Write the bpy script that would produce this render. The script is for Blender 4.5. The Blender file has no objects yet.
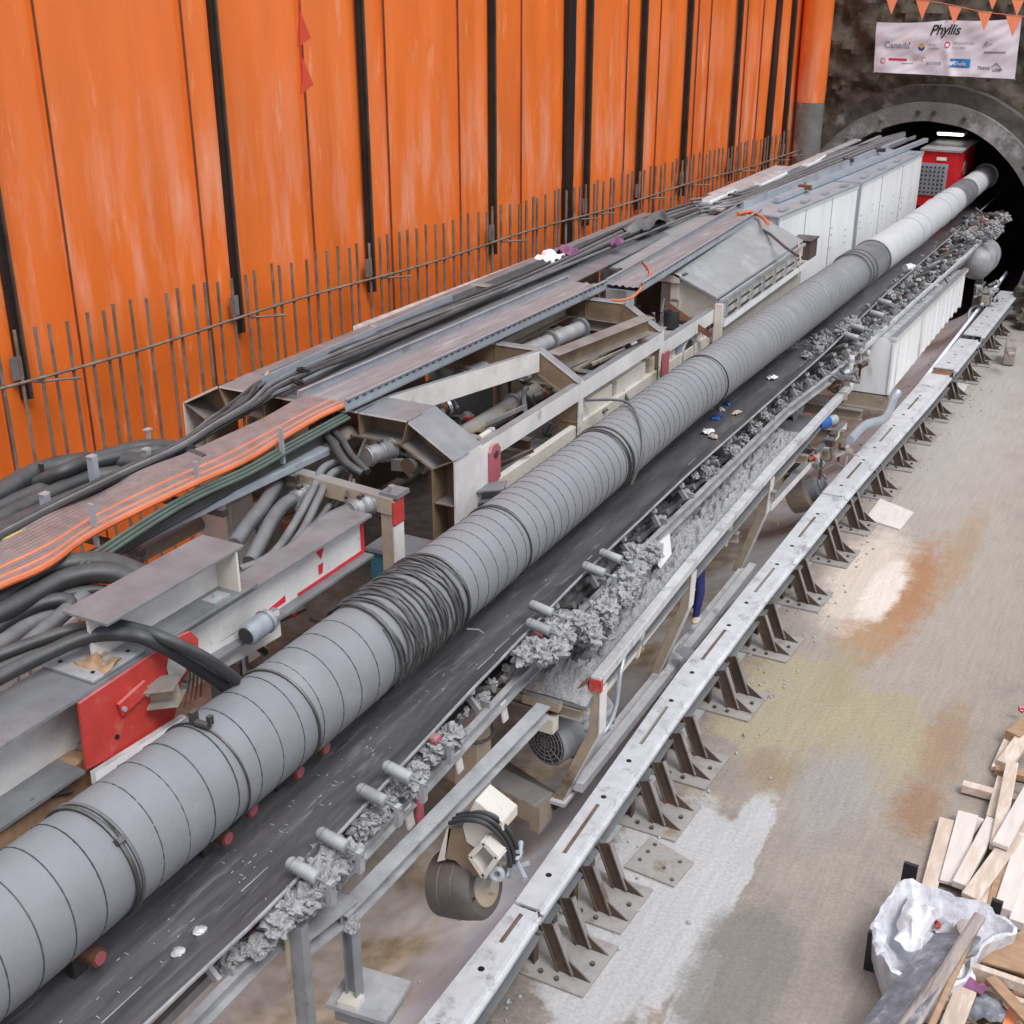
import bpy, math, random
from mathutils import Vector, Matrix, noise
R = math.radians; PI = math.pi
random.seed(7)
C = bpy.context.scene.collection
V = Vector
# ------------------------------------------------------------------ camera
F = 1251.12; CAM = V((0, 0, 10.0))
XA = V((0.88218, -0.18610, 0.43256)); 
def _basis():
    a = V((728.0, 542.0)); b = V((0.0, -2888.0)); f = math.sqrt(-(a.dot(b)))
    Yc = V((a.x, a.y, -f)).normalized(); Zc = -V((b.x, b.y, -f)).normalized()
    Yc = (Yc - Zc*Yc.dot(Zc)).normalized(); Xc = Yc.cross(Zc)
    return f, Matrix((Xc, Yc, Zc))
F, ROT = _basis()
cam = bpy.data.objects.new('camera', bpy.data.cameras.new('camera')); C.objects.link(cam)
cam.data.sensor_width = 36; cam.data.lens = F*36/1024; cam.data.clip_end = 300
cam.matrix_world = Matrix.Translation(CAM) @ ROT.to_4x4()
bpy.context.scene.camera = cam
def ray(px, py): return ROT @ V(((px-512)/F, (512-py)/F, -1.0))
def PZ(px, py, z): d = ray(px, py); return CAM + d*((z-CAM.z)/d.z)      # pixel -> point at height z
def PX(px, py, x): d = ray(px, py); return CAM + d*((x-CAM.x)/d.x)
def PY(px, py, y): d = ray(px, py); return CAM + d*((y-CAM.y)/d.y)
# ------------------------------------------------------------------ light
sc = bpy.context.scene
sc.view_settings.view_transform = 'Standard'; sc.view_settings.look = 'None'
sc.view_settings.gamma = 1.0; sc.view_settings.use_curve_mapping = False
sc.view_settings.exposure = 0.2
w = bpy.data.worlds.new('overcast_sky'); sc.world = w; w.use_nodes = True
wn = w.node_tree; bg = wn.nodes['Background']
tc = wn.nodes.new('ShaderNodeTexCoord'); sx = wn.nodes.new('ShaderNodeSeparateXYZ'); rp = wn.nodes.new('ShaderNodeValToRGB')
wn.links.new(tc.outputs['Generated'], sx.inputs[0]); wn.links.new(sx.outputs['Z'], rp.inputs[0]); wn.links.new(rp.outputs[0], bg.inputs['Color'])
rp.color_ramp.elements[0].position = 0.0; rp.color_ramp.elements[0].color = (.30,.31,.33,1)
rp.color_ramp.elements[1].position = 0.75; rp.color_ramp.elements[1].color = (.94,.98,1.08,1)
bg.inputs['Strength'].default_value = 1.02
sun = bpy.data.lights.new('sun', 'SUN'); sun.energy = 2.3; sun.angle = R(26); sun.color = (1, .975, .94)
so = bpy.data.objects.new('sun', sun); C.objects.link(so)
so.rotation_euler = V((-.55, .35, -1.0)).to_track_quat('-Z', 'Y').to_euler()

# ------------------------------------------------------------------ materials
MATS = {}
def mat(name, col, rough=.6, metal=0.0, dust=0.0, dcol=(.27,.275,.29), var=.18, scale=2.5, bump=.15, bscale=25, stain=None, samt=.35, sscale=1.2, spec=.5, streak=None, dmin=.7):
    m = bpy.data.materials.new(name); m.use_nodes = True; n = m.node_tree.nodes; l = m.node_tree.links
    b = n['Principled BSDF']; b.inputs['Roughness'].default_value = rough; b.inputs['Metallic'].default_value = metal
    b.inputs['Specular IOR Level'].default_value = spec
    g = n.new('ShaderNodeNewGeometry')
    pos = g.outputs['Position']
    if streak:
        mp = n.new('ShaderNodeMapping'); mp.inputs['Scale'].default_value = streak; l.new(pos, mp.inputs[0]); vpos = mp.outputs[0]
    else: vpos = pos
    nz = n.new('ShaderNodeTexNoise'); nz.inputs['Scale'].default_value = scale; nz.inputs['Detail'].default_value = 8; nz.inputs['Roughness'].default_value = .65
    l.new(vpos, nz.inputs['Vector'])
    mr = n.new('ShaderNodeMapRange'); mr.inputs[1].default_value = .3; mr.inputs[2].default_value = .7
    mr.inputs[3].default_value = 1-var; mr.inputs[4].default_value = 1+var; l.new(nz.outputs['Fac'], mr.inputs[0])
    hs = n.new('ShaderNodeMix'); hs.data_type = 'RGBA'; hs.blend_type = 'MULTIPLY'; hs.inputs[0].default_value = 1
    hs.inputs[6].default_value = (*col, 1); l.new(mr.outputs[0], hs.inputs[7]); out = hs.outputs[2]
    if stain:
        n2 = n.new('ShaderNodeTexNoise'); n2.inputs['Scale'].default_value = sscale; n2.inputs['Detail'].default_value = 9; n2.inputs['Roughness'].default_value = .7
        l.new(vpos, n2.inputs['Vector'])
        r2 = n.new('ShaderNodeMapRange'); r2.inputs[1].default_value = .62-samt*.4; r2.inputs[2].default_value = .70-samt*.2; l.new(n2.outputs['Fac'], r2.inputs[0])
        mx = n.new('ShaderNodeMix'); mx.data_type = 'RGBA'; l.new(r2.outputs[0], mx.inputs[0]); l.new(out, mx.inputs[6]); mx.inputs[7].default_value = (*stain, 1); out = mx.outputs[2]
    if dust > 0:
        s = n.new('ShaderNodeSeparateXYZ'); l.new(g.outputs['Normal'], s.inputs[0])
        r3 = n.new('ShaderNodeMapRange'); r3.inputs[1].default_value = .2; r3.inputs[2].default_value = .6; r3.inputs[4].default_value = dust; l.new(s.outputs['Z'], r3.inputs[0])
        n3 = n.new('ShaderNodeTexNoise'); n3.inputs['Scale'].default_value = 5; n3.inputs['Detail'].default_value = 8; l.new(pos, n3.inputs['Vector'])
        r4 = n.new('ShaderNodeMapRange'); r4.inputs[1].default_value = .35; r4.inputs[2].default_value = .6; r4.inputs[3].default_value = dmin; l.new(n3.outputs['Fac'], r4.inputs[0])
        mu = n.new('ShaderNodeMath'); mu.operation = 'MULTIPLY'; l.new(r3.outputs[0], mu.inputs[0]); l.new(r4.outputs[0], mu.inputs[1])
        dm = n.new('ShaderNodeMix'); dm.data_type = 'RGBA'; dm.blend_type = 'MULTIPLY'; dm.inputs[0].default_value = 1; dm.inputs[6].default_value = (*dcol, 1); l.new(mr.outputs[0], dm.inputs[7])
        mx = n.new('ShaderNodeMix'); mx.data_type = 'RGBA'; l.new(mu.outputs[0], mx.inputs[0]); l.new(out, mx.inputs[6]); l.new(dm.outputs[2], mx.inputs[7]); out = mx.outputs[2]
    l.new(out, b.inputs['Base Color'])
    if bump > 0:
        n4 = n.new('ShaderNodeTexNoise'); n4.inputs['Scale'].default_value = bscale; n4.inputs['Detail'].default_value = 6; l.new(vpos, n4.inputs['Vector'])
        bp = n.new('ShaderNodeBump'); bp.inputs['Strength'].default_value = bump; bp.inputs['Distance'].default_value = .03; l.new(n4.outputs['Fac'], bp.inputs['Height']); l.new(bp.outputs[0], b.inputs['Normal'])
    MATS[name] = m; return m
DG = (.195,.20,.213)
mat('orange_sheet', (.84,.185,.032), .24, 0, var=.13, scale=.9, bump=.22, bscale=1.3, streak=(1.2,1.2,.22), stain=(.9,.32,.14), samt=.08, sscale=2.0, spec=.7)
mat('white_steel', (.70,.68,.66), .45, .1, dmin=.88, dust=1.0, dcol=DG, var=.15, stain=(.24,.20,.16), samt=.05)
mat('white_panel', (.86,.87,.88), .4, .0, dust=.8, dcol=DG, var=.10, stain=(.45,.44,.42), samt=.02, streak=(1,1,.2))
mat('white_beam', (.62,.625,.65), .42, .25, var=.14, scale=3.5, stain=(.36,.36,.38), samt=.2, sscale=2.6)
mat('cream_steel', (.40,.33,.25), .55, .1, dust=.85, dcol=DG, var=.2, stain=(.17,.12,.08), samt=.15)
mat('pale_cream', (.66,.61,.54), .5, 0, dust=.6, dcol=(.45,.44,.42), var=.12, stain=(.34,.28,.2), samt=.05)
mat('brown_steel', (.115,.08,.06), .5, .4, dust=.5, dcol=(.28,.27,.26), var=.35, stain=(.16,.10,.065), samt=.2)
mat('grey_steel', (.25,.26,.275), .5, .35, dust=.6, dcol=DG, var=.25, stain=(.13,.12,.11), samt=.1)
mat('dusty_steel', (.33,.335,.35), .55, .2, dust=.6, dcol=(.42,.425,.44), var=.25, stain=(.2,.19,.18), samt=.15, sscale=3)
mat('galvanised', (.42,.47,.53), .42, .35, dust=.5, dcol=(.34,.35,.37), var=.15, stain=(.28,.29,.31), samt=.1)
mat('post_steel', (.022,.019,.018), .45, .3, var=.4)
mat('frame_web', (.235,.165,.105), .55, .1, dust=.8, dcol=DG, var=.3, stain=(.13,.09,.06), samt=.2)
mat('support_steel', (.27,.25,.24), .55, .2, var=.3, stain=(.16,.11,.08), samt=.2, sscale=3)
mat('plate_steel', (.30,.28,.265), .65, 0, var=.25, stain=(.21,.17,.14), samt=.25, sscale=2.5)
mat('dark_steel', (.06,.055,.052), .5, .3, dust=.5, dcol=(.2,.2,.205), var=.3)
mat('black_rubber', (.03,.031,.033), .5, 0, dust=.6, dcol=(.095,.098,.10), var=.25, bump=.1)
mat('coil_wire', (.07,.07,.072), .5, .2, dust=.5, dcol=(.15,.15,.152), var=.35, scale=6)
mat('grey_rubber', (.10,.10,.105), .6, 0, dust=.7, dcol=(.2,.2,.208), var=.2, bump=.1)
mat('belt_rubber', (.115,.113,.12), .34, 0, var=.4, scale=1.6, stain=(.22,.22,.225), samt=.18, sscale=3.0, bump=.1, streak=(4,.45,4), spec=.7)
mat('duct_cloth', (.21,.215,.235), .62, 0, dust=.35, dcol=(.245,.25,.265), var=.08, scale=3, bump=.12, bscale=30, stain=(.25,.255,.27), samt=.05)
mat('duct_far', (.50,.51,.53), .55, 0, dust=.2, dcol=(.5,.5,.52), var=.08, stain=(.36,.37,.39), samt=.05)
mat('duct_seam', (.035,.06,.062), .6, 0, var=.2)
mat('mud', (.36,.36,.375), .75, 0, var=.4, scale=9, bump=1.0, bscale=34, stain=(.17,.17,.175), samt=.2, sscale=9, spec=.4)
mat('red_paint', (.50,.045,.035), .45, 0, dust=.35, dcol=(.35,.3,.3), var=.22, stain=(.40,.17,.13), samt=.1, sscale=2.5)
mat('red_cabinet', (.62,.015,.02), .35, 0, dust=.8, dcol=(.4,.38,.37), var=.1)
mat('faded_red', (.40,.10,.12), .55, 0, dust=.4, dcol=(.34,.3,.31), var=.2)
mat('rust', (.17,.065,.03), .8, .1, var=.4, dust=.2, dcol=(.28,.22,.18))
mat('rebar_steel', (.20,.145,.115), .7, .25, var=.35, scale=3, stain=(.27,.23,.20), samt=.3, sscale=1.5)
mat('orange_cable', (.25,.12,.09), .6, 0, var=.25, scale=6, dust=1.0, dcol=(.20,.155,.15))
mat('orange_bright', (.72,.17,.05), .45, 0, var=.2, dust=.55, dcol=(.33,.18,.14))
mat('green_cable', (.055,.085,.065), .5, 0, var=.2, dust=.5, dcol=(.12,.14,.13))
mat('yellow_cable', (.55,.42,.12), .5, 0, var=.2)
mat('blue_paint', (.02,.10,.35), .4, 0, var=.2)
mat('teal_paint', (.03,.16,.22), .5, 0, var=.3, dust=.3)
mat('navy_cloth', (.02,.025,.13), .8, 0, var=.2)
mat('hivis_cloth', (.6,.65,.08), .7, 0, var=.1)
mat('skin', (.42,.25,.18), .6, 0, var=.05)
mat('wood_light', (.55,.44,.36), .7, 0, var=.18, scale=3, streak=(3,.6,3), stain=(.66,.60,.56), samt=.3, sscale=3)
mat('wood_pale', (.62,.56,.52), .7, 0, var=.12, scale=3, streak=(3,.6,3), stain=(.58,.46,.38), samt=.15)
mat('wood_brown', (.34,.215,.13), .7, 0, var=.25, scale=4, streak=(1,3,3), stain=(.22,.13,.08), samt=.15)
mat('wood_grey', (.30,.255,.235), .75, 0, var=.3, scale=5, streak=(3,.4,3), stain=(.17,.14,.13), samt=.2)
mat('tyre', (.085,.073,.065), .6, 0, var=.25, dust=.4, dcol=(.17,.15,.14))
mat('white_plastic', (.80,.80,.84), .35, 0, var=.05, bump=.2, bscale=6)
mat('fold_plastic', (.68,.68,.71), .4, 0, var=.08, scale=6, bump=1.0, bscale=9)
mat('sack_plastic', (.60,.60,.65), .35, 0, var=.12, scale=5, bump=.9, bscale=7, stain=(.42,.43,.47), samt=.3, sscale=4)
mat('black_plastic', (.018,.018,.02), .4, 0, var=.1)
mat('tarp', (.17,.175,.20), .45, 0, var=.35, scale=4, bump=.8, bscale=9, stain=(.33,.34,.37), samt=.2, sscale=4)
mat('banner_cloth', (.74,.71,.78), .6, 0, var=.05, bump=.15, bscale=3)
mat('pennant_cloth', (.80,.25,.12), .6, 0, var=.1)
mat('pink_cloth', (.20,.07,.16), .7, 0, var=.2)
mat('concrete_ring', (.17,.165,.16), .75, 0, var=.3, scale=1.6, bump=.6, bscale=9, stain=(.36,.36,.37), samt=.25, sscale=1.1)
mat('rock', (.115,.095,.07), .9, 0, var=.7, scale=2.2, bump=1.0, bscale=7, stain=(.045,.038,.032), samt=.35, sscale=2.2)
mat('dark_concrete', (.085,.078,.07), .85, 0, var=.5, scale=2.5, bump=.8, bscale=8, stain=(.26,.25,.24), samt=.12, sscale=1.0)
mat('cradle_sheet', (.74,.76,.84), .6, .0, spec=.25, var=.12, scale=1.0, bump=.05, bscale=4)
mat('red_flag', (.62,.07,.03), .6, 0, var=.1)
mat('black_paint', (.012,.012,.014), .4)
mat('ink_red', (.6,.02,.04), .6, bump=0); mat('ink_blue', (.03,.22,.55), .6, bump=0); mat('ink_grey', (.25,.25,.3), .6, bump=0); mat('ink_navy', (.02,.03,.15), .6, bump=0); mat('ink_yellow', (.85,.5,.05), .6, bump=0)
mat('silver', (.45,.45,.46), .3, .6, var=.1)
mat('glass_lens', (.7,.72,.75), .1, 0)
def floor_material():
    m = mat('wet_concrete', (.20,.172,.15), .5, 0, var=.30, scale=2.4, stain=(.30,.245,.19), samt=.3, sscale=1.3, bump=.35, bscale=14)
    n = m.node_tree.nodes; l = m.node_tree.links; b = n['Principled BSDF']
    src = b.inputs['Base Color'].links[0].from_socket
    g = n.new('ShaderNodeNewGeometry')
    def blob(cx, cy, rx, ry, col, edge=.35, amp=1.0, rot=0.0, sc=.9, strength=1.0, src=None):
        mp = n.new('ShaderNodeMapping'); mp.vector_type = 'TEXTURE'; mp.inputs['Location'].default_value = (cx, cy, 0); mp.inputs['Scale'].default_value = (rx, ry, 50); mp.inputs['Rotation'].default_value = (0,0,rot)
        l.new(g.outputs['Position'], mp.inputs[0])
        ln = n.new('ShaderNodeVectorMath'); ln.operation = 'LENGTH'; l.new(mp.outputs[0], ln.inputs[0])
        nz = n.new('ShaderNodeTexNoise'); nz.inputs['Scale'].default_value = sc*1.5; nz.inputs['Detail'].default_value = 10; nz.inputs['Roughness'].default_value = .72; l.new(g.outputs['Position'], nz.inputs['Vector'])
        ad = n.new('ShaderNodeMath'); ad.operation = 'MULTIPLY_ADD'; l.new(nz.outputs['Fac'], ad.inputs[0]); ad.inputs[1].default_value = amp*2; l.new(ln.outputs['Value'], ad.inputs[2])
        mr = n.new('ShaderNodeMapRange'); mr.inputs[1].default_value = 1+amp-edge; mr.inputs[2].default_value = 1+amp+edge; mr.inputs[3].default_value = strength; mr.inputs[4].default_value = 0; l.new(ad.outputs[0], mr.inputs[0])
        mx = n.new('ShaderNodeMix'); mx.data_type = 'RGBA'; l.new(mr.outputs[0], mx.inputs[0]); l.new(src, mx.inputs[6]); mx.inputs[7].default_value = (*col, 1)
        return mx.outputs[2], mr.outputs[0]
    blobs = FLOOR_BLOBS
    wet = None
    for (cx, cy, rx, ry, col, edge, amp, scl, st, iswet) in blobs:
        src, fac = blob(cx, cy, rx, ry, col, edge, amp, 0, scl, st, src)
        if iswet:
            if wet is None: wet = fac
            else:
                mm = n.new('ShaderNodeMath'); mm.operation = 'MAXIMUM'; l.new(wet, mm.inputs[0]); l.new(fac, mm.inputs[1]); wet = mm.outputs[0]
    # tyre scuffs running along the slab: fine stretched noise
    mp = n.new('ShaderNodeMapping'); mp.inputs['Scale'].default_value = (9, .8, 1); mp.inputs['Rotation'].default_value = (0,0,R(-6)); l.new(g.outputs['Position'], mp.inputs[0])
    nz = n.new('ShaderNodeTexNoise'); nz.inputs['Scale'].default_value = 1.5; nz.inputs['Detail'].default_value = 6; l.new(mp.outputs[0], nz.inputs['Vector'])
    mr = n.new('ShaderNodeMapRange'); mr.inputs[1].default_value = .35; mr.inputs[2].default_value = .7; mr.inputs[3].default_value = .93; mr.inputs[4].default_value = 1.06; l.new(nz.outputs['Fac'], mr.inputs[0])
    mx = n.new('ShaderNodeMix'); mx.data_type = 'RGBA'; mx.blend_type = 'MULTIPLY'; mx.inputs[0].default_value = 1; l.new(src, mx.inputs[6]); l.new(mr.outputs[0], mx.inputs[7]); src = mx.outputs[2]
    # grit
    gz = n.new('ShaderNodeTexNoise'); gz.inputs['Scale'].default_value = 24; gz.inputs['Detail'].default_value = 4; l.new(g.outputs['Position'], gz.inputs['Vector'])
    mr = n.new('ShaderNodeMapRange'); mr.inputs[1].default_value = .3; mr.inputs[2].default_value = .7; mr.inputs[3].default_value = .86; mr.inputs[4].default_value = 1.13; l.new(gz.outputs['Fac'], mr.inputs[0])
    mx = n.new('ShaderNodeMix'); mx.data_type = 'RGBA'; mx.blend_type = 'MULTIPLY'; mx.inputs[0].default_value = 1; l.new(src, mx.inputs[6]); l.new(mr.outputs[0], mx.inputs[7]); src = mx.outputs[2]
    l.new(src, b.inputs['Base Color'])
    rr = n.new('ShaderNodeMapRange'); rr.inputs[3].default_value = .7; rr.inputs[4].default_value = .34; l.new(wet, rr.inputs[0]); l.new(rr.outputs[0], b.inputs['Roughness'])
def _fb(px, py, rx, ry, col, edge=.3, amp=.7, scl=.9, st=1.0, wet=0):
    p = PZ(px, py, 0); return (p.x, p.y, rx, ry, col, edge, amp, scl, st, wet)
FLOOR_BLOBS = [
    _fb(930, 640, 1.9, 9.0, (.31,.265,.225), .5, .7, .5, .9),           # paler beige beyond
    _fb(960, 480, 1.9, 8.0, (.36,.315,.275), .5, .7, .5, .8),
    _fb(980, 380, 1.6, 8.0, (.38,.35,.32), .5, .7, .5, .8),
    _fb(640, 900, .75, 2.2, (.42,.41,.41), .07, .45, 1.3, .95),          # pale dried slurry
    _fb(715, 890, .30, 2.2, (.42,.41,.41), .05, .55, 1.2, .95),
    _fb(620, 960, .5, 1.2, (.40,.39,.39), .08, .5, 1.2, .9),
    _fb(690, 1000, .16, .8, (.42,.41,.41), .06, .6, 1.4, .9),
    _fb(740, 970, .55, 1.2, (.165,.155,.135), .2, .6, 1.0, .8, 1),
    _fb(790, 700, 1.15, 1.5, (.33,.28,.185), .16, .9, 1.1, .9, 1),       # ochre puddle
    _fb(880, 735, .75, 1.3, (.33,.28,.18), .16, .9, 1.1, .85, 1),
    _fb(855, 650, .30, 2.0, (.30,.24,.15), .4, .9, 2.0, .6, 1),
    _fb(945, 745, .30, 1.2, (.27,.18,.10), .4, 1.1, 2.2, .7, 1),
    _fb(770, 770, .35, .5, (.26,.19,.11), .4, 1.1, 2.4, .7, 1),
    _fb(918, 810, .30, .6, (.25,.15,.085), .5, 1.4, 3.2, .9),
    _fb(840, 790, .45, 1.1, (.27,.265,.26), .4, .8, 1.2, .6),
    _fb(908, 592, .42, 2.2, (.33,.165,.08), .35, 1.2, 2.4, .95),         # rusty run
    _fb(960, 555, .25, 2.2, (.32,.22,.13), .4, 1.1, 2.4, .7),
    _fb(868, 630, .45, .8, (.36,.22,.12), .4, 1.1, 2.2, .7),
    _fb(865, 575, .62, 2.1, (.58,.48,.41), .3, .8, 1.6, .85),
    _fb(882, 592, .30, 1.3, (.70,.60,.54), .2, .7, 1.8, .95, 1),
    _fb(962, 385, .15, 1.5, (.62,.60,.60), .2, .4, 1.0, .9),
]
floor_material()
# ------------------------------------------------------------------ mesh helpers
def basis(d, up=V((0,0,1))):
    d = d.normalized()
    if abs(d.dot(up)) > .98: up = V((1,0,0)) if abs(d.x) < .9 else V((0,1,0))
    s = d.cross(up).normalized(); return s, s.cross(d).normalized()
class MB:
    def __init__(s): s.v = []; s.f = []
    def add(s, vs, fs):
        o = len(s.v); s.v += [V(a) for a in vs]; s.f += [tuple(i+o for i in f) for f in fs]; return s
    def box(s, c, sz, rot=0.0, M=None):
        h = V(sz)/2; vs = [V((x*h.x, y*h.y, z*h.z)) for x in (-1,1) for y in (-1,1) for z in (-1,1)]
        if M is None: M = Matrix.Rotation(rot, 3, 'Z')
        c = V(c); vs = [M @ a + c for a in vs]
        return s.add(vs, [(0,1,3,2),(4,6,7,5),(0,4,5,1),(2,3,7,6),(0,2,6,4),(1,5,7,3)])
    def prof(s, p0, p1, poly, up=V((0,0,1)), cap=True):
        p0, p1 = V(p0), V(p1); sd, u = basis(p1-p0, up); n = len(poly)
        vs = [p + sd*a + u*b for p in (p0, p1) for a, b in poly]
        fs = [(i, (i+1) % n, n+(i+1) % n, n+i) for i in range(n)]
        if cap: fs += [tuple(range(n))[::-1], tuple(range(n, 2*n))]
        return s.add(vs, fs)
    def bar(s, p0, p1, w, h, up=V((0,0,1))):
        return s.prof(p0, p1, [(-w/2,-h/2),(w/2,-h/2),(w/2,h/2),(-w/2,h/2)], up)
    def ibeam(s, p0, p1, w, h, t=.02, up=V((0,0,1))):
        a, b = w/2, h/2; q = t/2
        return s.prof(p0, p1, [(-a,-b),(a,-b),(a,-b+t),(q,-b+t),(q,b-t),(a,b-t),(a,b),(-a,b),(-a,b-t),(-q,b-t),(-q,-b+t),(-a,-b+t)], up)
    def chan(s, p0, p1, w, h, t=.015, up=V((0,0,1)), side=1):
        a, b = w*side, h/2; t2 = t*side
        pl = [(0,-b),(a,-b),(a,-b+t),(t2,-b+t),(t2,b-t),(a,b-t),(a,b),(0,b)]
        return s.prof(p0, p1, pl, up)
    def path(s, pts, poly, up=V((0,0,1)), closed=True):
        pts = [V(p) for p in pts]; n = len(poly); vs = []
        for i, p in enumerate(pts):
            d = (pts[min(i+1, len(pts)-1)] - pts[max(i-1, 0)]); sd, u = basis(d, up)
            vs += [p + sd*a + u*b for a, b in poly]
        fs = [(i*n+j, i*n+(j+1) % n, (i+1)*n+(j+1) % n, (i+1)*n+j) for i in range(len(pts)-1) for j in range(n if closed else n-1)]
        if closed: fs += [tuple(range(n))[::-1], tuple(range((len(pts)-1)*n, len(pts)*n))]
        return s.add(vs, fs)
    def tube(s, pts, r, n=8, smooth=0):
        pts = [V(p) for p in pts]
        if smooth: pts = spline(pts, smooth)
        rr = r if isinstance(r, (list, tuple)) else [r]*len(pts)
        prev = None; vs = []
        for i, p in enumerate(pts):
            d = (pts[min(i+1, len(pts)-1)] - pts[max(i-1, 0)]).normalized()
            if prev is None: a, b = basis(d)
            else:
                a = (prev - d*prev.dot(d)).normalized(); b = a.cross(d)
            prev = a
            vs += [p + (a*math.cos(t) + b*math.sin(t))*rr[i] for t in [2*PI*k/n for k in range(n)]]
        fs = [(i*n+j, i*n+(j+1) % n, (i+1)*n+(j+1) % n, (i+1)*n+j) for i in range(len(pts)-1) for j in range(n)]
        fs += [tuple(range(n))[::-1], tuple(range((len(pts)-1)*n, len(pts)*n))]
        return s.add(vs, fs)
    def cyl(s, p0, p1, r, n=14): return s.tube([p0, p1], r, n)
    def ring(s, c, ax, r, rt, n=32, m=8, arc=(0, 2*PI)):
        c = V(c); a, b = basis(V(ax)); full = abs(arc[1]-arc[0]-2*PI) < 1e-4
        pts = []; k = n if full else n+1; vs = []
        for i in range(k):
            t = arc[0] + (arc[1]-arc[0])*i/n; dr = a*math.cos(t) + b*math.sin(t)
            for j in range(m):
                q = 2*PI*j/m; vs.append(c + dr*(r + rt*math.cos(q)) + V(ax).normalized()*rt*math.sin(q))
        fs = [(i*m+j, ((i+1) % k)*m+j, ((i+1) % k)*m+(j+1) % m, i*m+(j+1) % m) for i in range(n) for j in range(m)]
        return s.add(vs, fs)
    def plate(s, pts, nrm):
        nrm = V(nrm); n = len(pts); a = [V(p) for p in pts]; vs = a + [p+nrm for p in a]
        return s.add(vs, [tuple(range(n))[::-1], tuple(range(n, 2*n))] + [(i, (i+1) % n, n+(i+1) % n, n+i) for i in range(n)])
    def blob(s, c, r, seed=0, amp=.35, fr=2.2, lvl=2, sq=(1,1,1)):
        vs, fs = ICO[lvl]; c = V(c); rv = V((seed*7.13 % 50, seed*3.7 % 41, seed*1.9 % 37))
        out = []
        for p in vs:
            k = 1 + amp*noise.noise(p*fr + rv)*1.6 + amp*.6*noise.noise(p*fr*2.7 + rv)
            q = p*r*k; out.append(c + V((q.x*sq[0], q.y*sq[1], q.z*sq[2])))
        return s.add(out, fs)
    def build(s, name, m, parent=None, smooth=False, kind=None, label=None, bevel=0):
        me = bpy.data.meshes.new(name); off = parent_loc(parent)
        me.from_pydata([tuple(p-off) for p in s.v], [], s.f); me.update()
        me.materials.append(MATS[m])
        if smooth:
            me.polygons.foreach_set('use_smooth', [True]*len(me.polygons))
            try: me.set_sharp_from_angle(angle=R(42))
            except Exception: pass
        o = bpy.data.objects.new(name, me); C.objects.link(o)
        if parent: o.parent = parent
        if kind: o['kind'] = kind
        if label: o['label'] = label
        if bevel:
            b = o.modifiers.new('bevel', 'BEVEL'); b.width = bevel; b.segments = 1; b.limit_method = 'ANGLE'
        return o
def parent_loc(p):
    o = V((0,0,0))
    while p is not None: o = o + p.location; p = p.parent
    return o
def _ico():
    t = (1+5**.5)/2
    v = [V(a).normalized() for a in [(-1,t,0),(1,t,0),(-1,-t,0),(1,-t,0),(0,-1,t),(0,1,t),(0,-1,-t),(0,1,-t),(t,0,-1),(t,0,1),(-t,0,-1),(-t,0,1)]]
    f = [(0,11,5),(0,5,1),(0,1,7),(0,7,10),(0,10,11),(1,5,9),(5,11,4),(11,10,2),(10,7,6),(7,1,8),(3,9,4),(3,4,2),(3,2,6),(3,6,8),(3,8,9),(4,9,5),(2,4,11),(6,2,10),(8,6,7),(9,8,1)]
    out = [(list(v), list(f))]
    for _ in range(3):
        c = {}; nf = []
        def mid(a, b):
            k = (min(a,b), max(a,b))
            if k not in c: v.append(((v[a]+v[b])/2).normalized()); c[k] = len(v)-1
            return c[k]
        for a, b, d in f:
            x, y, z = mid(a,b), mid(b,d), mid(d,a); nf += [(a,x,z),(b,y,x),(d,z,y),(x,y,z)]
        f = nf; out.append((list(v), list(f)))
    return out
ICO = _ico()
def spline(pts, k):
    out = []
    n = len(pts)
    for i in range(n-1):
        p0, p1, p2, p3 = pts[max(i-1,0)], pts[i], pts[i+1], pts[min(i+2,n-1)]
        for j in range(k):
            t = j/k; out.append(.5*((2*p1)+(p2-p0)*t+(2*p0-5*p1+4*p2-p3)*t*t+(3*p1-p0-3*p2+p3)*t**3))
    out.append(pts[-1]); return out
def interp(x, tab):
    if x <= tab[0][0]: return tab[0][1]
    for (a, b), (c, d) in zip(tab, tab[1:]):
        if x <= c: return b + (d-b)*(x-a)/(c-a)
    return tab[-1][1]
def thing(name, label, cat, loc=(0,0,0), group=None):
    o = bpy.data.objects.new(name, None); C.objects.link(o); o.location = V(loc); o.empty_display_size = .2
    o['label'] = label; o['category'] = cat
    if group: o['group'] = group
    return o
def tag(o, label, cat, group=None, kind=None):
    o['label'] = label; o['category'] = cat
    if group: o['group'] = group
    if kind: o['kind'] = kind
    return o
def dup(root, loc, label=None, rotz=None, scale=None):
    def cp(o, par):
        c = o.copy(); C.objects.link(c)
        if par: c.parent = par
        for ch in list(o.children): cp(ch, c)
        return c
    r = cp(root, None); r.location = V(loc)
    if rotz is not None: r.rotation_euler[2] = rotz
    if scale: r.scale = scale
    if label: r['label'] = label
    return r
ONES = ['','first','second','third','fourth','fifth','sixth','seventh','eighth','ninth','tenth','eleventh','twelfth','thirteenth','fourteenth','fifteenth','sixteenth','seventeenth','eighteenth','nineteenth','twentieth']
def ordw(n): return ONES[n] if n <= 20 else ({2:'twenty',3:'thirty',4:'forty'}[n//10]+'-'+ONES[n % 10] if n % 10 else {3:'thirtieth',4:'fortieth'}[n//10])
def struct(mb, name, m, **k): return mb.build(name, m, None, kind='structure', **k)

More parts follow.
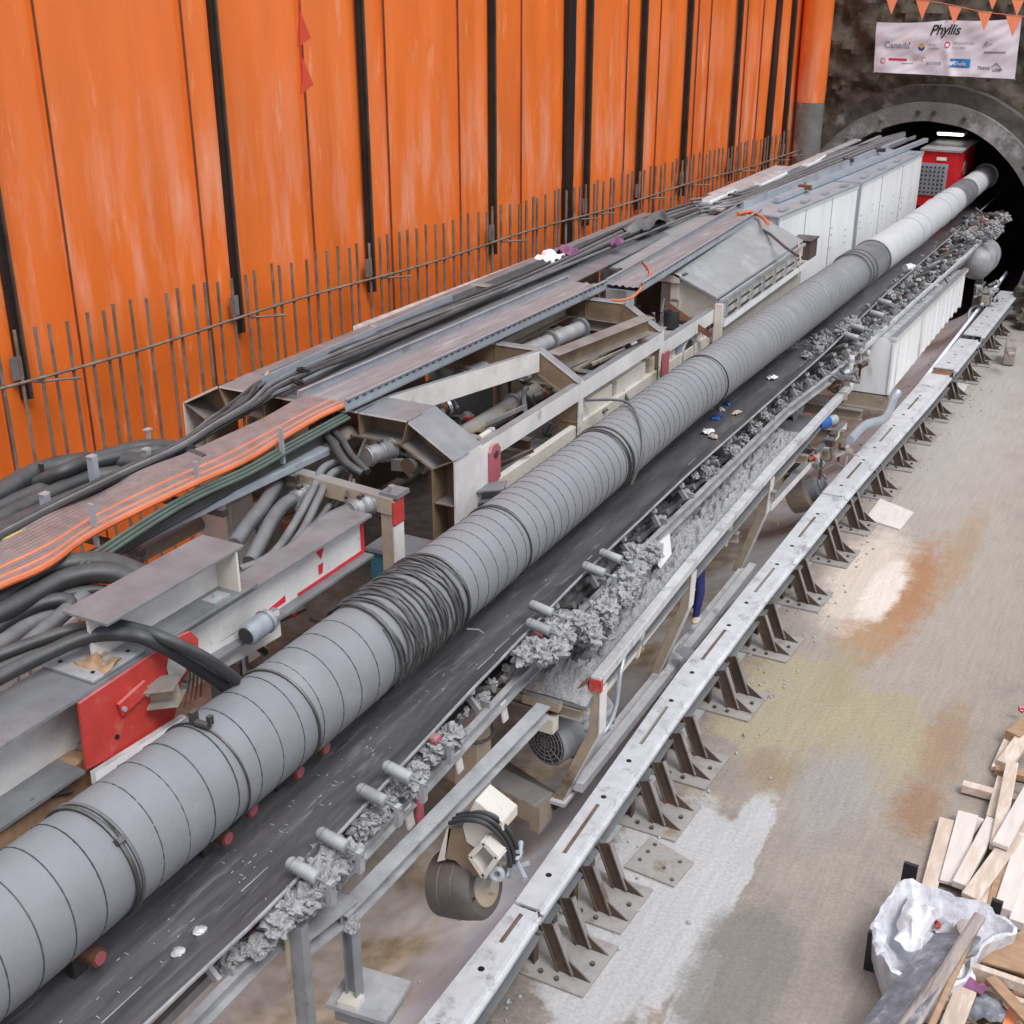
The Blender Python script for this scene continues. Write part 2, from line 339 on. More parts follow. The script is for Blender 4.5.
# ================================================================== STRUCTURE
YP = 44.0                                   # portal plane
def wx(y): return -14.6 + .0915*(y-12.4)    # the sheeted side wall closes in towards the portal
WD = V((.0915, 1, 0)).normalized(); WN = V((1, -.0915, 0)).normalized()
def WALL(px, py, off=0.0):                  # pixel -> point on the side wall (off metres in front)
    d = ray(px, py); p0 = V((wx(0), 0, 0)) + WN*off
    return CAM + d*((p0-CAM).dot(WN)/d.dot(WN))
# floor slabs
fl = MB(); fl.add([(-4.9,2,0),(9,2,0),(9,YP+.5,0),(-4.9,YP+.5,0),(-4.9,2,-.6),(9,2,-.6),(9,YP+.5,-.6),(-4.9,YP+.5,-.6)], [(0,1,2,3),(4,7,6,5),(0,3,7,4),(1,5,6,2),(0,4,5,1),(3,2,6,7)])
struct(fl, 'floor', 'wet_concrete')
fl = MB(); fl.box((-13.6, 23, -.3), (5.1, 46, .6)); struct(fl, 'floor', 'concrete_ring')
# cradle: curved steel invert sheet between the two rails
TC = (-8.1, 1.7)
cr = MB(); n = 40; poly = []
a0, a1 = R(-17), R(-163)
for i in range(n+1):
    a = a0 + (a1-a0)*i/n; poly.append((TC[0]+3.22*math.cos(a), TC[1]+3.22*math.sin(a)))
for i in range(n+1):
    a = a1 + (a0-a1)*i/n; poly.append((TC[0]+3.30*math.cos(a), TC[1]+3.30*math.sin(a)))
m_ = len(poly); vs = [V((x, y, z)) for y in (1.5, YP+.5) for x, z in poly]
cr.add(vs, [(i, (i+1) % m_, m_+(i+1) % m_, m_+i) for i in range(m_)])
struct(cr, 'trim_cradle', 'cradle_sheet', smooth=True)
def painted_sheen():  # glossy sheen of the sheeting, painted into its colour as a pale streaky band
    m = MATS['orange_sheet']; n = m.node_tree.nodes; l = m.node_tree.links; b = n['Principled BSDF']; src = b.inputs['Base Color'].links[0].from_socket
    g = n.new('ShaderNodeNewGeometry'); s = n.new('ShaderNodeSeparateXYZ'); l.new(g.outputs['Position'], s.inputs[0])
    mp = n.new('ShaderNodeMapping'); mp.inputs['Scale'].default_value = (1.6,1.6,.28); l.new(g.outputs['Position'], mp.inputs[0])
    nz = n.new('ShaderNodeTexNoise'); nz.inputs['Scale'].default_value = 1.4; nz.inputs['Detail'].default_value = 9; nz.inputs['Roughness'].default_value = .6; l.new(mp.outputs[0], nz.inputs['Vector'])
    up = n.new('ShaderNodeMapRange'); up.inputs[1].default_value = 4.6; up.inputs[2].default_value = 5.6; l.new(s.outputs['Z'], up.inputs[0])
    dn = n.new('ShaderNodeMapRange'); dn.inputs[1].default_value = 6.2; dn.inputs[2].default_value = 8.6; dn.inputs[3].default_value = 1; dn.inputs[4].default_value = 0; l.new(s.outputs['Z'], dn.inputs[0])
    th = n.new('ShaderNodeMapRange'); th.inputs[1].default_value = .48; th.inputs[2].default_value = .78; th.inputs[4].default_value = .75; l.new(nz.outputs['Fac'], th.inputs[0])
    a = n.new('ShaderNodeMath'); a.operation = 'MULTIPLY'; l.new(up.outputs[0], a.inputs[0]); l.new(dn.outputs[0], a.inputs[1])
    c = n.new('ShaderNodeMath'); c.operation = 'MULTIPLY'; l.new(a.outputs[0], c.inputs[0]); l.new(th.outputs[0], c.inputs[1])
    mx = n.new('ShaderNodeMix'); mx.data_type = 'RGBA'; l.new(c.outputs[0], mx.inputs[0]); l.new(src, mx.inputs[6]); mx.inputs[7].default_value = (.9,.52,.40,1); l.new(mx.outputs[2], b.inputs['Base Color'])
painted_sheen()
def cradle_mat():
    m = MATS['cradle_sheet']; n = m.node_tree.nodes; l = m.node_tree.links; b = n['Principled BSDF']
    src = b.inputs['Base Color'].links[0].from_socket; g = n.new('ShaderNodeNewGeometry'); s = n.new('ShaderNodeSeparateXYZ'); l.new(g.outputs['Position'], s.inputs[0])
    nz = n.new('ShaderNodeTexNoise'); nz.inputs['Scale'].default_value = .8; nz.inputs['Detail'].default_value = 8; l.new(g.outputs['Position'], nz.inputs['Vector'])
    ad = n.new('ShaderNodeMath'); ad.operation = 'MULTIPLY_ADD'; l.new(nz.outputs['Fac'], ad.inputs[0]); ad.inputs[1].default_value = 2.2; l.new(s.outputs['Z'], ad.inputs[2])
    mr = n.new('ShaderNodeMapRange'); mr.inputs[1].default_value = -.55; mr.inputs[2].default_value = .35; mr.inputs[3].default_value = 1; mr.inputs[4].default_value = 0; l.new(ad.outputs[0], mr.inputs[0])
    n2 = n.new('ShaderNodeTexNoise'); n2.inputs['Scale'].default_value = 3; n2.inputs['Detail'].default_value = 8; l.new(g.outputs['Position'], n2.inputs['Vector'])
    cr2 = n.new('ShaderNodeValToRGB'); cr2.color_ramp.elements[0].position = .35; cr2.color_ramp.elements[0].color = (.36,.27,.16,1); cr2.color_ramp.elements[1].position = .65; cr2.color_ramp.elements[1].color = (.68,.58,.45,1); l.new(n2.outputs['Fac'], cr2.inputs[0])
    mx = n.new('ShaderNodeMix'); mx.data_type = 'RGBA'; l.new(mr.outputs[0], mx.inputs[0]); l.new(src, mx.inputs[6]); l.new(cr2.outputs[0], mx.inputs[7]); l.new(mx.outputs[2], b.inputs['Base Color'])
cradle_mat()
# side wall: orange sheeting with shallow folds and overlapping seams
SEAM = [-150, -60, 36, 183, 303, 386, 461, 526, 632, 665, 703, 716, 752, 768]
POST = [(-38,.16,'steel'),(210,.14,'steel'),(358,.14,'steel'),(491,.15,'steel'),(571,.34,'black'),(590,.13,'steel'),(645,.14,'steel'),(691,.14,'steel'),(741,.16,'steel'),(778,.34,'black'),(795,.15,'steel')]
def ws(px): return (WALL(px, 0, .16) - V((wx(0),0,0))).dot(WD)
seam_s = sorted(ws(p) for p in SEAM); post_s = sorted(ws(p[0]) for p in POST)
ZT = 15.0
wl = MB(); S0, S1 = 0.0, 44.1; ss = []
s_ = S0
while s_ < S1: ss.append(s_); s_ += .10
for q in seam_s: ss += [q-.012, q+.012]
ss = sorted(ss); zs = [0, 1, 2, 3, 4, 4.6, 5.2, 5.8, 6.4, 7, 8, 9, 10, 12, ZT]
def woff(s, z):
    k = sum(1 for q in seam_s if q < s); i = k
    lo = seam_s[k-1] if k else s-2; hi = seam_s[k] if k < len(seam_s) else s+2
    t = (s-lo)/max(hi-lo, .01); o = .055*(1-t)                        # each sheet tucks behind the next
    o += .05*noise.noise(V((s*.7, z*.13, 3.1))) + .03*noise.noise(V((s*2.2, z*.25, 9)))
    for p in post_s:
        d = abs(s-p); o += .05*math.exp(-(d/.25)**2)
    return o
vs = []; base = V((wx(0),0,0))
for s_ in ss:
    for z in zs: 
        p = base + WD*s_ + WN*woff(s_, z); vs.append(V((p.x, p.y, z)))
nz_ = len(zs)
wl.add(vs, [(i*nz_+j, (i+1)*nz_+j, (i+1)*nz_+j+1, i*nz_+j+1) for i in range(len(ss)-1) for j in range(nz_-1)])
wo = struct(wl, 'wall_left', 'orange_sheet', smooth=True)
# dents / scuffs on the sheet: white spot
wb = MB(); wb.box((wx(22)-.35, 22, 7.5), (.3, 46, 15), rot=-math.atan(.0915)); struct(wb, 'wall_left', 'rock')
# thin dark seams where sheets lap (gap strips)
for q in seam_s:
    g = MB(); p = base + WD*q + WN*(woff(q+.02, 5)-.02)
    if p.y > 43.5: continue
    g.bar((p.x+.03, p.y, 0), (p.x+.03, p.y, ZT), .022, .03, up=V((1,0,0))); struct(g, 'trim_seam', 'rust')
# dark posts
names = []
for i, (px, wd, k) in enumerate(sorted(POST)):
    s_ = ws(px); p = base + WD*s_ + WN*.16; zb = 4.25 if k == 'steel' else 3.6
    lab = {-38:'dark steel post at the far left edge of the orange wall',210:'dark steel post left of the hanging orange pennants',358:'dark steel post right of the hanging orange pennants',491:'thin dark steel post in the middle of the orange wall',
      571:'wide black pitched strip down the middle of the orange wall',590:'thin dark post just right of the wide black strip',645:'dark steel post, second right of the wide black strip',691:'dark steel post, third right of the wide black strip',
      741:'dark steel post left of the slanting black strip near the portal',778:'black slanting strip near the portal end of the orange wall',795:'last dark steel post before the bare grey pile'}[px]
    if k == 'steel':
        t = thing('wall_post', lab, 'post', (p.x, p.y, 0))
        MB().bar((p.x, p.y, zb), (p.x, p.y, ZT), wd*.85, .08, up=WN).build('post_shaft', 'post_steel', t)
        MB().bar(p+WN*.06+WD*.05+V((0,0,zb)), p+WN*.06+WD*.05+V((0,0,ZT)), .035, .05, up=WN).build('edge_flange', 'brown_steel', t)
        MB().box(p+V((0,0,4.75))+WN*.06-WD*.12, (.03,.18,.34), rot=-.09).build('fixing_plate', 'grey_steel', t)
    else:
        mb = MB(); top = 0 if px < 700 else .28
        pts = [p + WD*(top*(z-3.6)/11.4 + .03*noise.noise(V((z*1.3, px, 0)))) + V((0,0,z)) for z in [3.6+.5*j for j in range(24)]]
        mb.path(pts, [(-wd/2,-.05),(wd/2,-.05),(wd/2,.05),(-wd/2,.05)], up=WN); tag(mb.build('pitched_strip', 'black_paint'), lab, 'wall strip')
# bare grey round pile at the end of the wall
c0 = base+WD*42.0+WN*.50; pl = MB(); pl.cyl(c0, c0+V((0,0,6.1)), .44, 28); tag(pl.build('concrete_pile', 'concrete_ring', smooth=True), 'bare grey round pile in the corner between orange wall and rock face', 'pile')
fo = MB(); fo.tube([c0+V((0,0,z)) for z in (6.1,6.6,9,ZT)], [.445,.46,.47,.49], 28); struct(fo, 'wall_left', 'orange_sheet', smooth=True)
# portal rock wall with opening
HC = (-7.9, 1.88); HR = 4.6
rk = MB(); NX, NZ = 190, 130; X0, X1, Z0, Z1 = -13.5, 7.0, -2.5, 16.0; vs = []; idx = {}
for i in range(NX+1):
    for j in range(NZ+1):
        x = X0+(X1-X0)*i/NX; z = Z0+(Z1-Z0)*j/NZ; d = math.hypot(x-HC[0], z-HC[1])
        if 0 < d < HR: 
            k = HR/d; 
            if d > HR-.25: x = HC[0]+(x-HC[0])*k; z = HC[1]+(z-HC[1])*k; d = HR
        o = .45*noise.noise(V((x*.45,z*.45,1))) + .28*noise.noise(V((x*1.6,z*1.6,5))) + .16*noise.noise(V((x*4.5,z*4.5,9)))
        if d < HR+.5: o *= max(0, (d-HR)/.5)
        vs.append(V((x, YP+.1-max(o,-.3)*.9, z)))
fs = []
for i in range(NX):
    for j in range(NZ):
        x = X0+(X1-X0)*(i+.5)/NX; z = Z0+(Z1-Z0)*(j+.5)/NZ
        if math.hypot(x-HC[0], z-HC[1]) > HR-.08: fs.append((i*(NZ+1)+j, (i+1)*(NZ+1)+j, (i+1)*(NZ+1)+j+1, i*(NZ+1)+j+1))
rk.add(vs, fs); struct(rk, 'wall_back', 'rock', smooth=True)
# seal rings
def annulus(mb, r0, r1, y0, y1, n=96):
    vs = []
    for i in range(n):
        a = 2*PI*i/n; c, s = math.cos(a), math.sin(a)
        for r, y in ((r0,y0),(r1,y0),(r1,y1),(r0,y1)): 
            rr = r + .03*noise.noise(V((c*6, s*6, r)))
            vs.append(V((HC[0]+rr*c, y, HC[1]+rr*s)))
    return mb.add(vs, [(i*4+k, ((i+1) % n)*4+k, ((i+1) % n)*4+(k+1) % 4, i*4+(k+1) % 4) for i in range(n) for k in range(4)])
t = thing('portal_ring', 'grey concrete and steel seal ring around the tunnel mouth', 'tunnel ring', (HC[0], YP, HC[1]))
annulus(MB(), 4.24, 4.75, YP-.55, YP+.3).build('outer_collar', 'dark_concrete', t, smooth=True)
annulus(MB(), 3.67, 4.25, YP-.85, YP+.3).build('inner_collar', 'concrete_ring', t, smooth=True)
for k, a in enumerate([20, 38, 56, 74, 88, 95, 112, 130, 150]):
    a = R(a); p = V((HC[0]+3.95*math.cos(a), YP-.86, HC[1]+3.95*math.sin(a)))
    if k in (3, 4, 5, 1): MB().cyl(p, p-V((0,.10,0)), .07, 10).build('bolt', 'dark_steel', t)
    else: MB().cyl(p, p-V((0,.06,0)), .05, 8).build('bolt', 'grey_steel', t)
# tunnel lining
tl = MB(); n = 64; vs = []
ys = [YP+.2 + .75*i for i in range(24)]
for y in ys:
    for i in range(n): a = 2*PI*i/n; vs.append(V((HC[0]+3.70*math.cos(a), y, HC[1]+3.70*math.sin(a))))
tl.add(vs, [(k*n+i, k*n+(i+1) % n, (k+1)*n+(i+1) % n, (k+1)*n+i) for k in range(len(ys)-1) for i in range(n)])
tl.add([V((HC[0]+3.70*math.cos(2*PI*i/n), ys[-1], HC[1]+3.70*math.sin(2*PI*i/n))) for i in range(n)], [tuple(range(n))])
struct(tl, 'wall_tunnel', 'rock', smooth=True)

# ================================================================== REBAR MAT
t = thing('rebar_mat', 'long curtain of tied rusty rebar standing in front of the orange wall', 'rebar', base+WD*20+WN*.45)
s_ = 11.0; random.seed(3); k = 0
while s_ < 43.2 and k < 99:
    ph = 5.33 + random.uniform(-.05,.06); p = base + WD*(s_+random.uniform(-.05,.05)) + WN*(.45+random.uniform(-.03,.03))
    lean = random.uniform(-.03,.03)
    MB().tube([p+V((0,0,0)), p+WD*lean+V((0,0,ph))], .026 if s_ < 24 else .029, 6).build('vertical_bar', 'rebar_steel', t, smooth=True)
    s_ += .315 if k % 3 else .27; k += 1
for z, o in ((4.62, .50), (2.9, .5)):
    pts = [base+WD*s+WN*(o+.01*math.sin(s))+V((0,0,z+.03*math.sin(s*.8))) for s in range(10, 44)]
    MB().tube(pts, .024, 6).build('horizontal_bar', 'rebar_steel', t, smooth=True)
for q in post_s:
    if q > 11 and q < 42:
        p = base+WD*q+WN*.4+V((0,0,4.55)); MB().tube([p, p+WN*.35+WD*.55+V((0,0,-.02))], .02, 6).build('tie_bar', 'rebar_steel', t, smooth=True)

# ================================================================== RAIL BEAM AND SUPPORTS
RL = [(p.y, p.x) for p in (PZ(418,1024,.8), PZ(507,913,.8), PZ(674,677,.8), PZ(821,494,.8), PZ(927,374,.8), PZ(958,340,.8), PZ(1005,285,.8))]
def rxl(y): return interp(y, [(2, -5.03)] + RL + [(46, -4.7)])
def rxr(y): return interp(y, [(2,-4.56),(7.8,-4.58),(9.5,-4.66),(14,-4.77),(18,-4.77),(23,-4.67),(29.4,-4.42),(42,-4.15)])
segs = [(3.0, 9.4), (9.45, 22.3), (22.35, 31.3), (31.9, 35.0), (35.5, 41.3)]
labs = ['white slotted rail beam, nearest length at the bottom edge', 'white slotted rail beam, long middle length beside the grey muddy deck', 'white slotted rail beam beside the ochre stained floor, third length', 'short pale rail beam length past the rusty gap', 'farthest rail beam length ending at the tunnel mouth']
for (ya, yb), lab in zip(segs, labs):
    t = thing('rail_beam', lab, 'rail beam', (rxl(ya), ya, .5), None)
    k = max(2, int((yb-ya)/1.0)); ysx = [ya+(yb-ya)*i/k for i in range(k+1)]
    def strip(a, b, z0, z1, off=0):
        vs = []
        for y in ysx: vs += [V((rxl(y)+a*(rxr(y)-rxl(y)), y, z0)), V((rxl(y)+b*(rxr(y)-rxl(y)), y, z0)), V((rxl(y)+b*(rxr(y)-rxl(y)), y, z1)), V((rxl(y)+a*(rxr(y)-rxl(y)), y, z1))]
        return MB().add(vs, [(i*4+j, i*4+(j+1) % 4, (i+1)*4+(j+1) % 4, (i+1)*4+j) for i in range(k) for j in range(4)] + [(3,2,1,0), (4*k, 4*k+1, 4*k+2, 4*k+3)])
    strip(0, .84, .77, .80).build('top_flange', 'white_beam', t)
    strip(.80, .845, .80, .815).build('edge_strip', 'white_beam', t)
    strip(.45, .50, .50, .77).build('web', 'grey_steel', t)
    strip(.86, 1.0, .72, .755).build('side_ledge', 'white_beam', t)
    strip(.84, .87, .60, .79).build('side_web', 'white_beam', t)
    strip(0.05, .95, .47, .50).build('bottom_flange', 'grey_steel', t)
    y = ya+.55; j = 0
    while y < yb-.3:
        x = rxl(y)+.42*(rxr(y)-rxl(y))
        if j % 2 == 0: MB().cyl((x,y,.797),(x,y,.804), .035, 12).build('bolt_hole', 'black_paint', t)
        if j % 4 == 1 and y < 30:
            y2 = min(y+1.0, yb-.1); x2 = rxl(y2)+.42*(rxr(y2)-rxl(y2)); MB().bar((x,y,.799),(x2,y2,.799), .045, .012).build('slot', 'brown_steel', t); MB().bar((x-.01,y,.804),(x2-.01,y2,.804), .018, .012).build('slot_rod', 'rust' if j % 8 == 1 else 'wood_grey', t)
            y += .75
        y += .42; j += 1
MB_ = MB(); MB_.bar((rxl(31.3)+.05,31.25,.76),(rxl(31.9)+.05,31.95,.76), .5, .02)
t = thing('rusty_splice', 'rusty splice plate bridging the gap between two rail beam lengths', 'splice plate', (rxl(31.6), 31.6, .7)); MB().plate([(rxl(31.2)+.05,31.2,.72),(rxr(31.2)-.1,31.2,.72),(rxr(32)-.1,32,.72),(rxl(32)+.05,32,.72)], (0,0,.035)).build('plate', 'rust', t); MB().box((rxr(31.6)-.15,31.6,.6),(.05,.6,.25)).build('lug', 'rust', t)
# supports: base plate, outer raking struts, inner struts, gussets
fy = [3.6, 5.6, 7.4, 9.72, 10.78, 12.6, 13.8, 15.65, 17.55, 19.43, 21.36, 22.97, 24.9, 26.75, 28.66, 30.43, 32.15, 33.95, 35.7, 37.4, 39.0]
fx = [(3, -4.42), (9.5, -4.40), (11, -4.43), (14, -4.53), (20, -4.57), (24.7, -4.57), (30, -4.48), (33.5, -4.34), (40, -4.3)]
order = ['nearest', 'second nearest', 'third nearest', 'fourth nearest', 'fifth nearest', 'sixth nearest', 'seventh nearest', 'eighth nearest', 'ninth nearest', 'tenth nearest', 'eleventh nearest', 'twelfth nearest', 'tenth farthest', 'ninth farthest', 'eighth farthest', 'seventh farthest', 'sixth farthest', 'fifth farthest', 'fourth farthest', 'third farthest', 'farthest']
order = ['eighth nearest' if o == 'x' else o for o in order]
vis = fy[2:]
for i, y in enumerate(vis):
    n_ = len(vis); o_ = ['nearest','second nearest','third nearest','fourth nearest','fifth nearest','sixth nearest','seventh nearest','eighth nearest','ninth nearest','tenth nearest'][i] if i < 10 else ['farthest','second farthest','third farthest','fourth farthest','fifth farthest','sixth farthest','seventh farthest','eighth farthest','ninth farthest'][n_-1-i]
    x = interp(y, fx); t = thing('rail_support', 'raking rusty strut bracket under the white rail beam, %s of the row' % o_, 'rail support', (x, y, 0), 'strut brackets under the rail beam')
    bpl = MB().plate([(x-.75,y-.45,.004),(x+.30,y-.45,.004),(x+.34,y+.42,.004),(x-.75,y+.42,.004)], (0,0,.028)).build('base_plate', 'plate_steel', t, bevel=.004)
    for dy in (-.23, .23):
        MB().ibeam((x, y+dy, .03), (x-.24, y+dy+.02, .60), .07, .17, .014, up=V((1,0,.45))).build('strut', 'brown_steel', t); MB().bar((x+.088, y+dy, .06), (x-.152, y+dy+.02, .63), .075, .014, up=V((1,0,.42))).build('strut_flange', 'support_steel', t)
        MB().ibeam((x-.42, y+dy, .03), (x-.42, y+dy, .47), .10, .12, .016, up=V((1,0,0))).build('inner_post', 'brown_steel', t)
        MB().plate([(x+.03, y+dy-.008, .03), (x+.30, y+dy-.008, .03), (x+.0, y+dy-.008, .24)], (0,.02,0)).build('gusset', 'brown_steel', t)
    for bx, by in ((-.05,-.36),(-.25,-.34),(.2,.02)): MB().cyl((x+bx,y+by,.03),(x+bx,y+by,.065), .028, 6).build('anchor_bolt', 'dark_steel', bpl)
# loose floor plates
def loose(pxs, name, lab, m, th=.035, z=.0):
    pts = [PZ(a, b, z+th) for a, b in pxs]; mb = MB(); mb.plate([p-V((0,0,th)) for p in pts], (0,0,th)); return tag(mb.build(name, m, bevel=.006), lab, 'plate')
lp_ = loose([(624,866),(674,886),(694,862),(651,836)], 'floor_plate', 'grey steel plate with bolt heads lying in the slurry beside the rail supports', 'plate_steel')
for px, py in ((640,860),(655,845),(664,868),(680,862),(648,852),(672,880)): q = PZ(px, py, .035); MB().cyl(q, q+V((0,0,.02)), .025, 6).build('bolt_head', 'dark_steel', lp_)
loose([(865,518),(900,529),(914,512),(880,498)], 'floor_plate', 'pale steel plate with bolt holes lying on the tan floor by the supports', 'wood_pale')

# ================================================================== VENTILATION DUCT
DX = [(2,-6.50),(8,-6.52),(12,-6.57),(18,-6.64),(22,-6.58),(28,-6.48),(34,-6.32),(40,-6.25),(46,-6.2)]
DR = [(2,.48),(9,.485),(12,.47),(20,.44),(25,.445),(29,.425),(36,.40),(43,.365),(46,.36)]
DZ = 3.7
def dc(y): return V((interp(y, DX) , y, DZ))
def dr(y): return interp(y, DR)
def yduct(px, py):                          # duct y under an upper-silhouette pixel
    best = None
    for i in range(400):
        y = 3+i*.11; c = dc(y); 
        q = project(c); 
        d = (q[0]-px)**2+(q[1]-py)**2
        if best is None or d < best[0]: best = (d, y)
    return best[1]
def project(p):
    c = ROT.transposed() @ (V(p)-CAM); return (512+F*c.x/-c.z, 512-F*c.y/-c.z)
duct = thing('ventilation_duct', 'long grey spiral-wound ventilation duct running diagonally from the lower left into the tunnel', 'duct', (-6.5, 3, DZ))
def duct_part(y0, y1, name, m, rs=1.0, ribs=None, ramp=0, n=40, label=None):
    mb = MB(); ysl = []; y = y0
    step = .13
    while y < y1-1e-4: ysl.append(y); y += step
    ysl.append(y1); pts = [dc(y) for y in ysl]; rr = []
    for i, y in enumerate(ysl):
        e = min(y-y0, y1-y); rr.append(dr(y)*rs*(1-.02*math.exp(-e/.06))+.004*noise.noise(V((y*1.5,0,2))))
    mb.tube(pts, rr, n); return mb.build(name, m, duct, smooth=True, label=label)
def hoop(y, rt=.012, name='band', m='duct_seam', f=1.01, tilt=0.0, par=None):
    c = dc(y); ax = V((0,1,0)) + V((tilt,0,0)); return MB().ring(c, ax, dr(y)*f, rt, 40, 6).build(name, m, par or duct, smooth=True)
# section joints from the photograph
yj = {k: yduct(*p) for k, p in {'a': (96,868), 'b': (207,770), 'c': (278,712), 'coil0': (352,647), 'coil1': (425,592), 'd': (500,545), 'e': (600,462), 'f': (702,382)}.items()}
cuts = [2.2, yj['a'], yj['b'], yj['c'], yj['coil0'], yj['coil1'], yj['d'], yj['e'], yj['f'], 25.3]
for a, b in zip(cuts, cuts[1:]): duct_part(a, b, 'duct_section', 'duct_cloth')
# spiral seams: one thin helix per section kept in the section's own part
def helix(y0, y1, pitch, rt, nm, m):
    mb = MB(); k = int((y1-y0)/pitch*28); pts = []
    for i in range(k+1):
        y = y0+(y1-y0)*i/k; a = 2*PI*(y-y0)/pitch; r = dr(y)*1.0-.001; pts.append(dc(y)+V((math.cos(a)*r, 0, math.sin(a)*r)))
    mb.tube(pts, rt, 4); return mb.build(nm, m, duct, smooth=True)
helix(2.3, yj['coil0'], .30, .0075, 'spiral_seam', 'duct_seam')
helix(yj['coil1'], yj['d'], .235, .007, 'spiral_seam', 'duct_seam')
helix(yj['d'], yj['f'], .21, .007, 'spiral_seam', 'duct_seam')
helix(yj['f'], 25.2, .20, .009, 'spiral_seam', 'grey_steel')
for k in 'abcdef': hoop(yj[k], {'a':.020,'b':.010,'c':.015,'d':.011,'e':.016,'f':.011}[k], 'strap', 'dark_steel')
hoop(yj['a']+.06, .016, 'strap', 'grey_rubber'); hoop(yj['e']+.12, .02, 'strap', 'dark_steel'); hoop(yj['e']-.06, .012, 'strap', 'dark_steel')
hoop(yj['coil1']+.02, .022, 'strap', 'dark_steel')
# dark sleeve then smooth pale pipes
ys0, ys1 = yduct(838,281), yduct(862,266)
duct_part(25.3, 28.3, 'duct_section', 'duct_cloth'); helix(25.3, 28.2, .20, .009, 'spiral_seam', 'grey_steel')
duct_part(28.3, 30.2, 'rubber_sleeve', 'grey_steel', 1.06, label='dark grey sleeve joining two duct lengths')
for y in (28.35, 28.6, 28.9, 30.1): hoop(y, .03, 'strap', 'grey_rubber', 1.07)
duct_part(30.2, 39.6, 'duct_section', 'duct_far', 1.04)
for y in (33.6, 34.5, 37.2, 38.4): hoop(y, .02, 'strap', 'galvanised', 1.05)
duct_part(39.6, 41.6, 'duct_sleeve', 'grey_steel', 1.06)
duct_part(41.6, 45.2, 'duct_section', 'duct_far', 1.0)
hoop(45.2, .045, 'end_rim', 'galvanised', 1.02)
duct_part(45.2, 52, 'duct_section', 'dark_steel', .9)
# clamp at strap b
c = dc(yj['b'])+V((.05,0,dr(8)+.02)); mb = MB(); mb.cyl(c+V((-.08,0,0)), c+V((.06,0,.01)), .035, 10); mb.box(c+V((-.1,0,.06)), (.05,.07,.1)); mb.box(c+V((.05,.03,.05)), (.04,.05,.08)); mb.build('strap_clamp', 'dark_steel', duct)
c = dc(yj['a'])+V((.34,0,.33)); MB().box(c, (.05,.07,.12), M=Matrix.Rotation(R(45),3,'Y')).build('strap_buckle', 'dark_steel', duct)
# loosely wound wire around the duct
coil = MB(); random.seed(5)
yc0, yc1 = yj['coil0']+.02, yj['coil1']
for k in range(30):
    y0 = yc0 + (yc1-yc0)*(k+.5)/30 + random.uniform(-.03,.03); pts = []; ty = random.uniform(-.12,.12); ph = random.uniform(0,6)
    for i in range(37):
        a = 2*PI*i/36; r = dr(y0)+.02+.014*random.random() ; y = min(max(y0 + ty*math.sin(a+ph) , yc0), yc1); q = dc(y); pts.append(q+V((math.cos(a)*r, 0, math.sin(a)*r)))
    coil.tube(pts, random.choice((.010,.013,.016)), 5)
t = thing('wire_coil', 'dense coil of dark grey wire wound around the duct', 'wire coil', dc(yc0)); coil.build('wire_windings', 'coil_wire', t, smooth=True)
e = dc(yc1)+V((.45,0,-.3)); MB().tube([e, e+V((.1,.08,-.02)), e+V((.16,.1,-.06))], .012, 6).build('loose_end', 'grey_rubber', t)
# loose wire thrown over the duct
p0 = dc(16.3)+V((-.75,-.2,.45)); tag(MB().tube([p0, dc(16.2)+V((-.2,0,.50)), dc(15.8)+V((.2,0,.48)), dc(15.4)+V((.47,0,.12)), dc(15.2)+V((.40,0,-.35))], .022, 8, smooth=5).build('loose_hose', 'grey_rubber', smooth=True), 'dark hose slung over the duct beside the second frame knee', 'hose')

# ================================================================== CONVEYOR
FO = [(2,-6.02),(9,-6.05),(14,-6.2),(18,-6.28),(26,-6.2),(32,-6.25),(44,-6.1)]
BR = [(p.y, p.x) for p in (PZ(147,1024,2.95),PZ(273,906,2.95),PZ(477,685,2.95),PZ(579,579,2.95),PZ(690,473,2.95),PZ(824,354,2.95),PZ(890,290,2.95))]+[(44,-5.85)]
bt = thing('conveyor_belt', 'dark troughed rubber conveyor belt running below the duct', 'conveyor belt', (-6.3, 3, 2.8))
vs = []; ysl = [2+.5*i for i in range(92)]
for y in ysl:
    fxx = interp(y, FO); ex = interp(y, [(2,-5.6)]+BR); w_ = .012*noise.noise(V((y*1.1,0,0)))
    prof_ = [(-7.15, 3.0), (-6.78, 2.79), (fxx-.03, 2.76+w_*.3), (fxx+.02, 2.775), (ex-.02, 2.955+w_), (ex, 2.945+w_), (fxx+.03, 2.74), (-6.78, 2.75), (-7.15, 2.97)]
    vs += [V((a, y, b)) for a, b in prof_]
n_ = 9; MB().add(vs, [(i*n_+j, i*n_+(j+1) % n_, (i+1)*n_+(j+1) % n_, (i+1)*n_+j) for i in range(len(ysl)-1) for j in range(n_)]).build('belt', 'belt_rubber', bt, smooth=True)
vs = []
for y in ysl: ex = interp(y, [(2,-5.6)]+BR); vs += [V((ex-.022, y, 2.957)), V((ex+.004, y, 2.957)), V((ex+.004, y, 2.935)), V((ex-.022, y, 2.935))]
MB().add(vs, [(i*4+j, i*4+(j+1) % 4, (i+1)*4+(j+1) % 4, (i+1)*4+j) for i in range(len(ysl)-1) for j in range(4)]).build('edge_piping', 'dusty_steel', bt)
MB().bar((-6.6,2,2.2),(-6.6,46,2.2), .8,.02).build('return_belt', 'black_rubber', bt)
